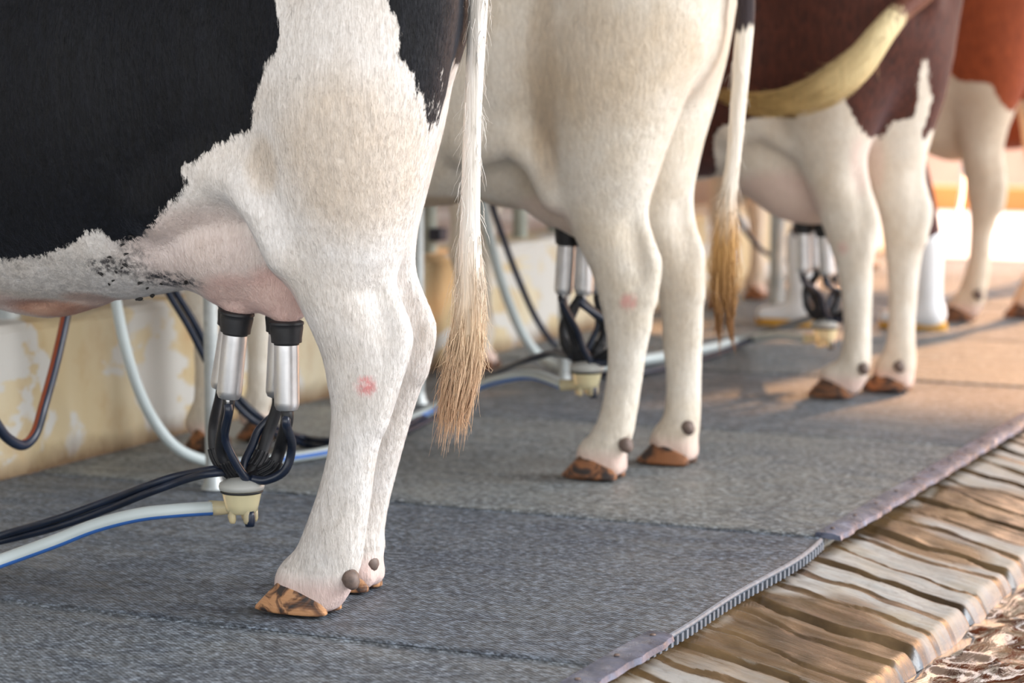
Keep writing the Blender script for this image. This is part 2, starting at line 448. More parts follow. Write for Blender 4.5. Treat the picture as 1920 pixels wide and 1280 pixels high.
cow1, V1, F1, Yh1, loc1 = make_cow(868, 'cow', 'black and white cow nearest the camera, black belly and cream hind leg', X1, 3.835, 4.045, near1, far1, (td1n, td1f), None,
    [(460, 448, -.015, .19, .115, .155, .010), (450, 505, -.03, .08, .078, .075, .03), (535, 522, -.03, .08, .078, .075, .03), (470, 500, .09, .1, .08, .08, .03), (545, 515, .09, .09, .08, .08, .03), (330, 470, -.02, .12, .065, .12, .04), (447, 572, -.055, .022, .026, .022, .02), (538, 586, -.055, .022, .026, .022, .02)],
    (628, 486, 1168), (705, 575, 1118), [(3.85, 3.34), (4.06, 3.30)], COAT1,
    dict(dark=[(-1, X1-.26, [(-3000, -700), (505, -700), (506, 0), (520, 60), (517, 95), (490, 125), (478, 160), (462, 200), (458, 240), (430, 250), (395, 270), (362, 298), (328, 318), (345, 333), (330, 360), (290, 395), (270, 420), (225, 450), (180, 455), (168, 430), (140, 438), (110, 460), (60, 480), (0, 487), (-300, 500), (-3000, 500)]),
               (1, X1+.26, [(-3000, -700), (420, -700), (440, 0), (380, 200), (200, 380), (-3000, 450)]),
               (-1, X1-.22, [(716, -700, 3.71), (716, 0, 3.71), (735, 50, 3.71), (742, 100, 3.735), (765, 125, 3.755), (785, 172, 3.775), (794, 250, 3.80), (808, 212, 3.815), (829, 160, 3.835), (846, 122, 3.85), (875, 104, 3.90), (1000, 90, 3.92), (1000, -700, 3.95)]),
               (1, X1+.05, [(690, -700), (716, 0), (765, 40), (800, 100), (830, 120), (1000, 120), (1000, -700)])],
         pink=[(480, 560, X1-.05, .10, .06, .75), (545, 560, X1-.05, .07, .07, .8), (420, 460, X1-.05, .14, .1, .3), (20, 555, X1, .10, .03, .4)],
         tan=[(480, 310, X1-.26, .035, .05, .35), (620, 300, X1-.3, .12, .14, .38), (60, 545, X1, .1, .02, .3)],
         red=[(683, 722, X1-.16, .017, .015, .9)],
         grime=[(198, 500, X1-.2, .055, .018, .95), (285, 530, X1-.18, .07, .018, 1.0), (235, 485, X1-.2, .025, .04, .55), (90, 520, X1-.2, .25, .05, .28)], flap=[(100, 578, X1-.05, .09, .022, 1.0), (180, 560, X1-.05, .05, .018, .6)]),
    .0085, HORN_A, fold=[(290, 385, .045, .045, -.195), (390, 318, .042, .045, -.20), (455, 335, .038, .055, -.195), (500, 400, .032, .055, -.185), (535, 480, .028, .05, -.165)], bz=0.0, extra=ex1)
for px, py, X in ((655, 1078, 3.822), (692, 1045, 4.035)):
    dewclaw(cow1, loc1(PX(px, py, X)))

# ------------------------------------------------------------------ cow 2
near2 = [(-40, 1030, 1350), (60, 1010, 1325), (150, 1008, 1292), (240, 1020, 1258), (320, 1038, 1232), (385, 1058, 1205), (440, 1080, 1200), (490, 1102, 1212), (540, 1118, 1222), (590, 1130, 1226), (660, 1139, 1212), (730, 1134, 1202), (780, 1124, 1194), (815, 1110, 1188), (845, 1097, 1172)]
far2 = [(-20, 1140, 1385), (80, 1140, 1368), (170, 1145, 1345), (250, 1152, 1322), (320, 1168, 1306), (375, 1185, 1290), (430, 1202, 1292), (475, 1213, 1305), (525, 1228, 1318), (580, 1238, 1320), (650, 1243, 1318), (720, 1249, 1315), (770, 1246, 1314), (800, 1238, 1312), (825, 1228, 1304)]
td2n = [(1190, 350, .028, .026), (1202, 420, .022, .02), (1217, 470, .023, .02), (1223, 500, .025, .024), (1216, 560, .022, .026)]
td2f = [(1278, 345, .026, .026), (1290, 420, .021, .02), (1302, 460, .022, .02), (1305, 485, .024, .024), (1302, 550, .022, .026)]
X2 = 5.55
cow2, V2_, F2_, Yh2, loc2 = make_cow(1362, 'cow', 'cream cow without patches, second from the camera', X2, 5.41, 5.69, near2, far2, (td2n, td2f), None,
    [(985, 318, .02, .2, .10, .14, .010), (1050, 360, -.02, .10, .085, .08, .03), (1110, 385, -.02, .1, .09, .08, .03), (1060, 365, .1, .1, .09, .08, .03), (1120, 385, .1, .1, .09, .08, .03)],
    (1165, 1056, 900), (1300, 1195, 870), [(5.40, 3.36), (5.60, 3.32)], COAT2,
    dict(dark=[], pink=[(1060, 400, X2, .12, .05, .3)], tan=[(1005, 130, X2-.3, .05, .2, .45), (1000, 240, X2-.3, .04, .14, .5), (1100, 120, X2-.3, .2, .14, .35), (830, 385, X2, .2, .03, .8), (1230, 90, X2-.3, .06, .1, .35)],
         red=[(1172, 567, X2-.2, .020, .018, .6)]),
    .0115, HORN_B, fold=[(880, 275, .05, .05, -.2), (960, 262, .04, .05, -.2), (1010, 300, .04, .05, -.18), (1040, 370, .035, .05, -.15)], bz=.095)
for px, py, X in ((1171, 828, 5.388), (1287, 795, 5.665)):
    dewclaw(cow2, loc2(PX(px, py, X)), .018)

# ------------------------------------------------------------------ cow 3
near3 = [(40, 1440, 1710), (110, 1442, 1688), (170, 1448, 1665), (225, 1462, 1645), (275, 1488, 1628), (320, 1505, 1616), (360, 1520, 1620), (400, 1534, 1632), (440, 1548, 1638), (490, 1565, 1638), (560, 1577, 1636), (620, 1581, 1634), (660, 1577, 1634), (690, 1568, 1632), (712, 1560, 1618)]
far3 = [(0, 1540, 1802), (80, 1545, 1792), (150, 1555, 1778), (215, 1575, 1758), (265, 1598, 1743), (310, 1618, 1728), (355, 1635, 1730), (400, 1648, 1738), (440, 1655, 1735), (490, 1661, 1728), (560, 1665, 1720), (610, 1665, 1717), (650, 1660, 1717), (680, 1650, 1718), (705, 1642, 1710)]
td3n = [(1606, 285, .026, .026), (1620, 350, .021, .02), (1632, 395, .023, .022), (1634, 418, .025, .025), (1626, 470, .022, .026)]
td3f = [(1716, 275, .026, .026), (1724, 340, .021, .02), (1733, 380, .023, .022), (1735, 402, .025, .025), (1725, 450, .022, .026)]
X3 = 7.19
cow3, V3_, F3_, Yh3, loc3 = make_cow(1780, 'cow', 'dark brown cow with white legs swinging its tail, third from the camera', X3, 7.07, 7.27, near3, far3, (td3n, td3f), None,
    [(1450, 290, 0, .17, .15, .17, .02), (1480, 345, -.02, .11, .11, .1, .04), (1530, 360, 0, .1, .1, .1, .05), (1500, 350, .1, .12, .1, .09, .05)],
    (1602, 1513, 744), (1706, 1613, 737), [(7.10, 3.42), (7.24, 3.42)], COAT3,
    dict(dark=[(-1, X3-.22, [(300, -600), (300, 330), (1300, 335), (1320, 320), (1336, 262), (1352, 238), (1400, 225), (1440, 218), (1500, 222), (1520, 190), (1585, 172), (1600, 215), (1620, 268), (1642, 232), (1680, 222), (1696, 150), (1716, 100), (1708, 160), (1712, 236), (1760, 240), (1900, 240), (1900, -600)]),
               (1, X3+.08, [(300, -600), (300, 260), (1340, 235), (1500, 222), (1600, 190), (1690, 175), (1700, 240), (1705, 236), (1730, 240), (1740, 262), (1752, 240), (1900, 235), (1900, -600)])],
         pink=[(1480, 370, X3, .16, .09, .45), (1640, 300, X3, .03, .1, .35)], tan=[(1540, 280, X3-.2, .06, .12, .2)], red=[(1582, 465, X3-.15, .018, .018, .3)]),
    .014, HORN_B, fold=[(1380, 240, .05, .05, -.18), (1430, 235, .04, .05, -.18), (1475, 265, .035, .05, -.15)], bz=.09, smooth=2)
for px, py, X in ((1617, 686, 7.045), (1684, 682, 7.222)):
    dewclaw(cow3, loc3(PX(px, py, X)), .018)

# ------------------------------------------------------------------ cow 4
near4 = [(-30, 1760, 1980), (40, 1765, 1962), (90, 1770, 1945), (140, 1776, 1928), (190, 1784, 1908), (235, 1792, 1890), (275, 1798, 1876), (315, 1804, 1876), (350, 1810, 1882), (390, 1815, 1877), (440, 1817, 1862), (490, 1813, 1857), (520, 1806, 1855), (545, 1798, 1852), (568, 1790, 1842)]
far4 = [(y-14, a+118, b+118) for y, a, b in near4]
X4 = 9.55
td4 = [(1876, 210, .026, .028), (1874, 280, .021, .02), (1876, 325, .023, .022), (1879, 352, .025, .025), (1872, 390, .024, .026)]
cow4, V4_, F4_, Yh4, loc4 = make_cow(1975, 'cow', 'reddish brown cow with white legs beside the white boots', X4, 9.43, 9.66, near4, far4, (td4, [(a+118, b-14, c, d) for a, b, c, d in td4]), None,
    [(1745, 215, 0, .22, .14, .16, .04), (1780, 250, 0, .12, .1, .1, .05), (1800, 255, 0, .1, .09, .1, .05)],
    (1828, 1758, 600), (1946, 1880, 586), [(9.48, 3.38), (9.95, 3.38)], COAT4,
    dict(dark=[(-1, X4-.2, [(600, -600), (600, 200), (1700, 205), (1768, 180), (1782, 130), (1800, 152), (1862, 156), (1878, 195), (1892, 212), (1905, 190), (1930, 150), (2000, -600)]),
               (1, X4+.15, [(600, -600), (600, 220), (1700, 190), (1860, 180), (1950, 190), (2050, 100), (2100, -600)])]),
    .018, HORN_B, bz=.08, smooth=2)
dewclaw(cow4, loc4(PX(1832, 548, 9.39)), .02)

# ------------------------------------------------------------------ cow 5
sh = lambda rows: [(125+(y-125)*.83, 1960+(a-1810)*.83, 1960+(b-1810)*.83) for y, a, b in rows]
X5 = 11.55
n5 = sh(near4); f5 = [(y-12, a+90, b+90) for y, a, b in n5]
cow5, V5_, F5_, Yh5, loc5 = make_cow(2085, 'cow', 'reddish brown cow at the right edge, farthest of the row', X5, 11.43, 11.66, n5, f5, (None, None), None,
    [(1890, 230, 0, .2, .13, .16, .04)],
    (1972, 1916, 519), (2060, 2005, 507), [(11.4, 3.38), (11.66, 3.38)], COAT4,
    dict(dark=[(0, X5, [(900, -600), (900, 330), (1925, 330), (1950, 190), (2000, 180), (2300, -600)])]), .022, HORN_B, bz=.05, smooth=2)

# ------------------------------------------------------------------ tails
def tail_mat(name, top, mid, low, tp0=.60, tp1=.78, tp2=.95, dark=False):
    m = Mat(name, .6, 0, .3)
    g = m.attr('along'); n = m.noise(1, 4, .6, m.map((90, 90, 6)))
    g2 = m.math('ADD', g, m.math('MULTIPLY', m.math('SUBTRACT', n, .5), .16))
    m.color(m.mix(m.mr(n, .3, .75), m.mix(1.0, m.ramp(g2, [(.0, lin(top)), (tp0, lin(top)), (tp1, lin(mid)), (tp2, lin(low))]), (.72, .7, .66, 1), 'MULTIPLY'), m.ramp(g2, [(.0, lin(top)), (tp0, lin(top)), (tp1, lin(mid)), (tp2, lin(low))])))
    if dark:
        src = m.b.inputs['Base Color'].links[0].from_socket; sep = m.N('ShaderNodeSeparateXYZ'); m.L(m.obj(), sep.inputs[0])
        z_ = m.math('ADD', sep.outputs[2], m.math('MULTIPLY', m.math('SUBTRACT', n, .5), .10)); m.color(m.mix(m.mr(z_, 1.085, 1.10), src, lin((44, 34, 38))))
    m.bump(n, .9, .006)
    return m
def tail(cow, loc, path, radii, mat, sw, nstr, slen, sth, spread=1.0, tips=1, seed=1, topmat=None, fringe=120):
    """path 3D points; radii of the visible mass; strands over its last part from fraction sw"""
    rg = np.random.default_rng(seed)
    P = smooth_path([loc(p) for p in path], 8); n = len(P); u = np.linspace(0, 1, n)
    rr = np.interp(u, np.linspace(0, 1, len(radii)), radii)
    mb = MB(); core = rr*np.where(u > sw, np.interp(u, [sw, sw+(1-sw)*.65, 1], [.92, .55, .02]), .92)
    nc = int(n*.88) if spread >= .6 else n; mb.tube(P[:nc], list(core[:nc]*np.interp(u[:nc], [0, .78, .87], [1, 1, .15])), 16, sub=False)
    al = np.repeat(u[:nc], 16)
    me = mesh('tail', mb.v, mb.f); fattr(me, 'along', al); o = link('tail', me, mat, cow)
    # strands of the switch
    T = np.gradient(P, axis=0); T /= np.linalg.norm(T, axis=1)[:, None]
    arc0 = np.sum(np.linalg.norm(np.diff(P, axis=0), axis=1)); v = []; f = []; a_ = []
    for i in range(nstr+fringe):
        fr = i >= nstr
        u0 = rg.uniform(.05, sw+.1) if fr else sw-.12+(1.10-sw)*rg.uniform(0, .86)**.85
        ln = rg.uniform(.025, .05) if fr else slen*rg.uniform(.55, 1.1)
        th = rg.uniform(0, 2*math.pi); q = .92 if fr else math.sqrt(rg.uniform(.35, 1))*.98
        ax = np.cross(T[int(u0*(n-1))], [1, 0, 0]); ax /= np.linalg.norm(ax); bx = np.cross(T[int(u0*(n-1))], ax)
        base = np.array([np.interp(u0, u, P[:, k]) for k in range(3)]); r0 = np.interp(u0, u, rr)
        d0 = ax*math.cos(th)+bx*math.sin(th)
        if not fr: ln = min(ln, (1.0+rg.uniform(-.02, .06)-u0)*arc0)
        m = 7
        wob = rg.normal(0, 1, 3)*.006*spread; pts = []
        tl = np.linalg.norm(P[-1]-P[0])+1e-6; arc = np.sum(np.linalg.norm(np.diff(P, axis=0), axis=1))
        for j in range(m):
            t = j/(m-1); uu = u0+t*ln/arc
            if uu <= 1: c = np.array([np.interp(uu, u, P[:, k]) for k in range(3)]); r = np.interp(uu, u, rr)
            else: c = P[-1]+T[-1]*(uu-1)*arc+np.array([0, 0, -1])*0; r = rr[-1]*max(.2, 1-(uu-1)*3)
            if tips == 2: c = c+RGT*.013*math.copysign(1, d0@RGT)*max(0, (uu-.86)/.14); r *= 1-.45*max(0, min(1, (uu-.86)/.14))
            p = c+d0*r*q*(1+.35*t*t*spread if not fr else 1+1.1*t*(.4+rg.uniform(0, .3)))+wob*math.sin(t*3+i)+wob*t
            pts.append(p)
        w = sth*rg.uniform(.7, 1.4)
        side = np.cross(d0, T[int(u0*(n-1))]); side /= np.linalg.norm(side)+1e-9
        b = len(v)
        for j, p in enumerate(pts):
            ww = w*(1-.8*(j/(m-1))**2); v += [p-side*ww, p+d0*ww, p+side*ww]; a_ += [min(1, u0+j/(m-1)*ln/arc+rg.uniform(0, .02))]*3
        for j in range(m-1):
            for e in range(3):
                e2 = (e+1) % 3; f.append((b+j*3+e, b+j*3+e2, b+(j+1)*3+e2, b+(j+1)*3+e))
    me = mesh('tail_hair', v, f); fattr(me, 'along', a_); h = link('tail_hair', me, mat, o); h['kind'] = 'stuff'
    return o
TAIL1 = tail_mat('tail_hair_white_tan', (232, 228, 223), (240, 214, 182), (222, 184, 150))
TAIL2 = tail_mat('tail_hair_white_ochre', (242, 234, 222), (204, 160, 100), (150, 108, 68), .56, .70, .93, True)
def head_pts(X, rear, Xc): Yr_ = PX(rear, 0, Xc)[1]; return [np.array((X, Yr_+.13, 1.335)), np.array((X, Yr_+.01, 1.325)), np.array((X, Yr_-.025, 1.25))]
XT = 3.98
rows = [(-60, 893, 23), (0, 897, 22), (100, 892, 21), (200, 887, 20), (300, 884, 21), (400, 882, 22), (480, 881, 26), (560, 881, 32), (640, 876, 38), (700, 866, 40), (760, 853, 34), (800, 847, 27)]
tail(cow1, loc1, head_pts(3.955, 868, X1)+[PX(x, y, XT) for y, x, r in rows], [.034, .030, .026]+[r/F*4.35*.92 for y, x, r in rows], TAIL1, .72, 1100, .16, .0007, .7, seed=3, fringe=260)
rows = [(0, 1399, 20), (100, 1392, 20), (200, 1384, 18), (300, 1375, 16), (370, 1366, 18), (430, 1360, 27), (500, 1358, 33), (560, 1359, 27), (600, 1358, 18), (640, 1360, 8)]
tail(cow2, loc2, head_pts(X2, 1362, X2)+[PX(x, y, X2+.02) for y, x, r in rows], [.034, .030, .026]+[r/F*5.85*.92 for y, x, r in rows], TAIL2, .62, 500, .14, .0011, .6, tips=2, seed=5, fringe=40)
# third cow swings its tail to the left, over its flank
TAIL3 = tail_mat('tail_hair_cream', (232, 216, 172), (214, 184, 124), (196, 160, 100))
src = TAIL3.n
for nd in list(src):
    if nd.type == 'VALTORGB':
        e = nd.color_ramp.elements; e[0].color = lin((96, 50, 34)); e[1].position = .36
        k = e.new(.315); k.color = lin((96, 50, 34))
TAIL4 = tail_mat('tail_hair_plain', (150, 84, 48), (210, 170, 120), (214, 180, 130))
path = head_pts(7.19, 1780, X3)[:2]+[PX(1745, -25, 6.98), PX(1690, 20, 6.82), PX(1655, 60, 6.74), PX(1610, 118, 6.70), PX(1560, 160, 6.68), PX(1510, 184, 6.68), PX(1450, 196, 6.68), PX(1400, 192, 6.68), PX(1350, 178, 6.68)]
tail(cow3, loc3, path, [x/F*7 for x in (22, 22, 22, 24, 27, 34, 36, 32, 24, 20, 10)], TAIL3, .55, 420, .18, .0015, .5, seed=8, fringe=20)
tail(cow4, loc4, head_pts(9.57, 1975, X4)+[PX(1990, y, 9.6) for y in (50, 150, 250, 330, 380)], [x/F*9.5 for x in (15, 14, 12, 10, 10, 12, 17, 8)], TAIL4, .6, 120, .15, .002, .5, seed=9, fringe=0)
tail(cow5, loc5, head_pts(11.57, 2085, X5)+[PX(2095, y, 11.6) for y in (60, 150, 230, 290, 330)], [x/F*11.5 for x in (14, 12, 11, 10, 10, 12, 17, 8)], TAIL4, .6, 80, .15, .002, .5, seed=10, fringe=0)

# ------------------------------------------------------------------ short coat hair
def coat_hair(cow, name_mat, n, ln, wd, pxbox, seed):
    body = [c for c in cow.children if c.name.startswith('body')][0]; me = body.data; rg = np.random.default_rng(seed)
    nv = len(me.vertices); co_ = np.empty(nv*3, np.float32); me.vertices.foreach_get('co', co_); co_ = co_.reshape(-1, 3).astype(float)
    no = np.empty(nv*3, np.float32); me.vertices.foreach_get('normal', no); no = no.reshape(-1, 3).astype(float)
    nf = len(me.polygons); li = np.empty(nf*4, np.int32); me.loops.foreach_get('vertex_index', li); Q = li.reshape(-1, 4)
    Wc = co_+np.array(cow.location); fc = Wc[Q].mean(1); fn = no[Q].mean(1)
    ok = (np.einsum('ij,ij->i', fn, CAM-fc) > -.15*np.linalg.norm(CAM-fc, axis=1)) & (fc[:, 2] > .09) & (fc[:, 2] < 1.25)
    dv = fc-CAM; dep = dv@FWD; px = 960+F*(dv@RGT)/dep; py = 640-F*(dv@UPV)/dep
    ok &= (px > pxbox[0]-60) & (px < pxbox[1]) & (py > -60) & (py < pxbox[2]); ids = np.where(ok)[0]
    ar = np.linalg.norm(np.cross(co_[Q[ids, 2]]-co_[Q[ids, 0]], co_[Q[ids, 3]]-co_[Q[ids, 1]]), axis=1); pr = ar/ar.sum()
    pick = ids[rg.choice(len(ids), n, p=pr)]; u = rg.random((n, 1)); v = rg.random((n, 1)); q = Q[pick]
    wts = np.hstack([(1-u)*(1-v), u*(1-v), u*v, (1-u)*v]); P = (co_[q]*wts[..., None]).sum(1); N = (no[q]*wts[..., None]).sum(1); N /= np.linalg.norm(N, axis=1)[:, None]
    flow = np.tile([0., -.25, -1.], (n, 1)); front = P[:, 1] > .45; flow[front] = [0, .35, -1.]
    flow += rg.normal(0, .16, (n, 3)); flow -= N*np.einsum('ij,ij->i', flow, N)[:, None]; fl = np.linalg.norm(flow, axis=1)[:, None]
    flow = np.where(fl > .15, flow/(fl+1e-9), flow*3); d = flow+N*rg.uniform(.12, .38, (n, 1)); L = ln*rg.uniform(.6, 1.25, (n, 1))
    S = np.cross(flow, N); S /= np.linalg.norm(S, axis=1)[:, None]+1e-9; P0 = P-N*.0012
    mid = P0+d*L*.55; tip = P0+d*L-N*L*.08
    V_ = np.stack([P0-S*wd, P0+S*wd, mid-S*wd*.8, mid+S*wd*.8, tip], 1).reshape(-1, 3); b = np.arange(n)*5
    hm = bpy.data.meshes.new('coat_hair'); hm.vertices.add(n*5); hm.vertices.foreach_set('co', V_.astype(np.float32).ravel())
    f4 = np.stack([b, b+1, b+3, b+2], 1); f3 = np.stack([b+2, b+3, b+4], 1); loops = np.hstack([f4, f3]).ravel()
    hm.loops.add(len(loops)); hm.loops.foreach_set('vertex_index', loops.astype(np.int32)); hm.polygons.add(2*n)
    hm.polygons.foreach_set('loop_start', np.stack([b*7//5, b*7//5+4], 1).ravel().astype(np.int32)); hm.update(calc_edges=True)
    for nm in ('sd', 'pink', 'tan', 'red', 'grime', 'flap'):
        a = np.empty(nv, np.float32); me.attributes[nm].data.foreach_get('value', a); fattr(hm, nm, np.repeat((a[q]*wts).sum(1), 5))
    o = link('coat_hair', hm, name_mat, cow); o['kind'] = 'stuff'
    hm.normals_split_custom_set_from_vertices(np.repeat(N, 5, 0).tolist())
    return o
coat_hair(cow1, COAT1, 230000, .0115, .00032, (-20, 960, 1170), 5)
coat_hair(cow2, COAT2, 60000, .011, .0005, (780, 1420, 920), 6)

# ------------------------------------------------------------------ flies on the belly of the first cow
FLY = flat('fly_black', (24, 22, 22), .45); WING = flat('fly_wing', (70, 66, 64), .35)
bvh = BVHTree.FromPolygons([tuple(p) for p in V1], [tuple(int(i) for i in q) for q in F1])
mb = MB(); mb.lathe([(.0005, -.005), (.0022, -.0035), (.003, 0), (.0024, .003), (.0016, .0042), (.002, .0055), (.0008, .0075)], (0, 0, .002), (1, 0, 0), 10)
flyb = mb
def fly_parts(root):
    a = flyb_me; o = bpy.data.objects.new('body', a); C.objects.link(o); o.parent = root
    w = bpy.data.objects.new('wings', wing_me); C.objects.link(w); w.parent = root
flyb_me = mesh('fly_body', mb.v, mb.f); flyb_me.materials.append(FLY.m)
wing_me = mesh('fly_wings', [(.002, 0, .0045), (-.004, -.0035, .005), (-.007, -.0015, .0045), (.002, 0, .0045), (-.004, .0035, .005), (-.007, .0015, .0045)], [(0, 1, 2), (3, 5, 4)]); wing_me.materials.append(WING.m)
spots = [(218, 508, 'cheek'), (229, 500, ''), (206, 480, ''), (229, 457, ''), (236, 474, ''), (212, 524, ''), (236, 495, ''), (350, 527, ''), (285, 551, ''), (262, 561, ''), (246, 440, ''), (190, 511, ''), (262, 528, ''), (205, 531, ''), (276, 538, ''), (302, 530, '')]
flabels = ['fly on the pale patch of the belly, in the middle of the cluster', 'fly just above the middle of the pale belly patch', 'fly higher up on the belly beside the dark streak', 'fly near the lower edge of the black flank', 'fly on white hair below the one at the black flank', 'fly low on the pale patch near the belly line', 'fly on the right rim of the pale patch', 'large fly at the belly line close to the grey post', 'large fly hanging under the belly above the ochre wall', 'fly lowest under the belly, left of its larger neighbour', 'topmost fly of those on the belly beside the black flank', 'fly furthest left, on the grey hair of the belly', 'fly on the dark mottled hair at the belly line', 'fly beside the brown skin fold under the belly', 'fly on the mottled hair just above the hanging ones', 'fly between the mottled hair and the black hose']
for (px, py, _), lb in zip(spots, flabels):
    d = Vector(ray(px, py)).normalized(); hit, nrm, _i, _d = bvh.ray_cast(Vector(CAM), d)
    if hit is None:
        for dy in range(2, 80, 2):
            d = Vector(ray(px, py-dy)).normalized(); hit, nrm, _i, _d = bvh.ray_cast(Vector(CAM), d)
            if hit is not None: break
    if hit is None: continue
    r = empty('fly', hit+nrm*.001, lb, 'fly', 'flies on the belly of the black and white cow')
    q = nrm.to_track_quat('Z', 'Y'); r.rotation_mode = 'QUATERNION'; r.rotation_quaternion = q @ Matrix.Rotation(random.uniform(0, 6.28), 3, 'Z').to_quaternion()
    s = 1.25 if 'large' in lb else random.uniform(.6, .95); r.scale = (s, s, s)
    fly_parts(r)

# ------------------------------------------------------------------ milking clusters
RUB = flat('rubber_black', (26, 28, 33), .5, var=.3, sc=60); RUB2 = flat('tube_black_blue', (22, 34, 54), .28, spec=.6)
sm = Mat('steel_shell', .33, 1.0); sm.color(sm.mix(sm.mr(sm.noise(25, 5), .3, .7), (.60, .61, .63, 1), (.72, .73, .75, 1))); sm.rough(sm.mr(sm.noise(60, 4), .3, .7, .34, .44)); STEEL = sm.m
def clearm(name, c, tr=.5, rough=.25):
    m = Mat(name, rough); m.color(lin(c)); m.b.inputs['Transmission Weight'].default_value = tr; m.b.inputs['IOR'].default_value = 1.35; m.b.inputs['Subsurface Weight'].default_value = 0.0; return m
BOWL = clearm('bowl_plastic_yellow', (240, 232, 192), .35, .2); FOOTP = clearm('bowl_foot_plastic', (236, 224, 186), .5, .2)
LID = flat('lid_grey', (176, 178, 174), .35)
MILKH = flat('hose_pale', (192, 203, 204), .35, spec=.5, var=.06, sc=8); BLUE = flat('hose_stripe_blue', (60, 112, 190), .4); HB = flat('hose_black', (26, 36, 54), .38, spec=.5, var=.3, sc=30)
ORNG = flat('hose_stripe_rust', (150, 74, 44), .4)

def cluster(name, claw, label, cups, mk):
    """claw: world point of lid centre; cups: list of (top point, bottom point) in world"""
    root = empty(name, claw, label, 'milking cluster', 'milking clusters hanging from the cows')
    cx = np.array(claw); Lo = lambda p: np.array(p)-cx
    mb = MB(); mb.lathe([(.0, -.060), (.024, -.059), (.030, -.054), (.0335, -.040), (.0375, -.022), (.040, -.012), (.040, -.005)], (0, 0, 0)); mb.build('bowl', BOWL.m, root)
    mb = MB(); mb.lathe([(.037, -.014), (.043, -.012), (.0445, -.006), (.043, 0), (.036, .005), (.02, .012), (.0, .013)], (0, 0, 0)); mb.build('lid', LID.m, root)
    mb = MB(); mb.lathe([(.0395, -.0185), (.0412, -.0175), (.0415, -.0145), (.0405, -.0135)], (0, 0, 0)); mb.build('gasket', RUB.m, root)
    mb = MB()
    for k in range(5):
        a = 2*math.pi*k/5+.3; mb.lathe([(.0, -.077 if k else -.08), (.005, -.076), (.0070, -.070), (.0070, -.05)], (.024*math.cos(a), .024*math.sin(a), 0), n=12)
    mb.build('bowl_feet', FOOTP.m, root)
    mb = MB(); mb.lathe([(.0, -.083), (.009, -.082), (.0105, -.074), (.0105, -.060), (.008, -.052)], (-.008, -.022, 0), n=16); mb.build('valve_cap', RUB2.m, root)
    # outlet spigot toward +Y (left)
    mb = MB(); mb.tube([(0, .022, -.05), (-.002, .045, -.052), (-.004, .07, -.054)], [.012, .014, .0155], 16); mb.build('outlet', FOOTP.m, root)
    for i, (tp, bt, has) in enumerate(cups):
        tp, bt = Lo(tp), Lo(bt); ax = bt-tp; L = np.linalg.norm(ax); ax = ax/L
        mb = MB(); mb.lathe([(.0225, .036), (.023, .042), (.0235, .06), (.0238, .15), (.0235, .157), (.020, .165), (.010, .169), (.0, .170)], tp, ax, 32)
        cup = mb.build('teat_cup', STEEL, root, autosmooth=40)
        mb = MB(); mb.lathe([(.012, -.004), (.026, -.003), (.0325, .000), (.033, .004), (.031, .006), (.0315, .012), (.029, .030), (.0285, .0385), (.0240, .040), (.0235, .043)], tp, ax, 32); mb.build('rubber_head', RUB.m, cup, autosmooth=50)
        end = tp+ax*.166; sd = np.array([0, -.003, 0]) if i % 2 == 0 else np.array([0, .003, 0])
        # thick milk tube with a ribbed sleeve, and thin pulse tube, curving down to the lid
        SC = .00102; FH = np.array([math.cos(YAW), math.sin(YAW), 0])
        TK = {0: ((-35, 75), (-27, 40), (-14, 18), (-6, 8)), 1: ((78, 78), (63, 38), (36, 17), (16, 9)), 2: ((-56, 100), (-52, 52), (-32, 22), (-15, 9)), 3: ((47, 88), (34, 46), (20, 23), (10, 9))}[i]
        TN = {0: ((-26, 95), (-9, 47), (8, 16), (13, 8)), 1: ((100, 78), (86, 30), (50, 9), (20, 10)), 2: ((-42, 92), (-36, 46), (-16, 16), (-6, 9)), 3: ((30, 95), (17, 66), (4, 36), (2, 12))}[i]
        dk = (-.030, -.018, -.008, 0) if i < 2 else (.040, .028, .012, .004)
        Q = lambda t, o: [RGT*u_*SC+np.array([0, 0, z_*SC])+FH*(dd+o) for (u_, z_), dd in zip(t, dk)]
        pth = smooth_path([end-ax*.006, end+ax*.02]+Q(TK, .008), 10)
        mb = MB(); mb.tube(pth, [.0118, .0118, .0120, .0125, .0125, .011], 18, sub=False)
        t = mb.build('milk_tube', RUB.m, root)
        seg = pth[int(len(pth)*.56):int(len(pth)*.80)]; T_ = np.gradient(seg, axis=0); T_ /= np.linalg.norm(T_, axis=1)[:, None]
        mb = MB()
        for k in range(10):
            a = 2*math.pi*k/10; u_ = np.cross(T_, [0.3, 1, 0]); u_ /= np.linalg.norm(u_, axis=1)[:, None]; w_ = np.cross(T_, u_)
            mb.tube(seg+(u_*math.cos(a)+w_*math.sin(a))*.0128, .0024, 6, sub=False)
        mb.build('ribbed_sleeve', RUB.m, t)
        nn = end+(-FH if i < 2 else FH)*.010+np.array([0, 0, .004])
        mb = MB(); mb.tube([nn+np.array([0, 0, .006]), nn-np.array([0, 0, .020])], .0058, 12); mb.build('nipple', STEEL, cup)
        b = nn-np.array([0, 0, .014])
        mb = MB(); mb.tube([b, b+np.array([0, 0, -.018])]+Q(TN, -.014 if i < 2 else .014), .0085, 14); mb.build('pulse_tube', RUB2.m, root)
    return root
def cups_at(tops, bots, Xn_, Xf_):
    o = []
    for (tx, ty), (bx, by), far in zip(tops, bots, (0, 0, 1, 1)):
        X = Xf_ if far else Xn_
        a = PX(tx, ty, X); b = PX(bx, by, X+.0); o.append((a, b, not far))
    return o
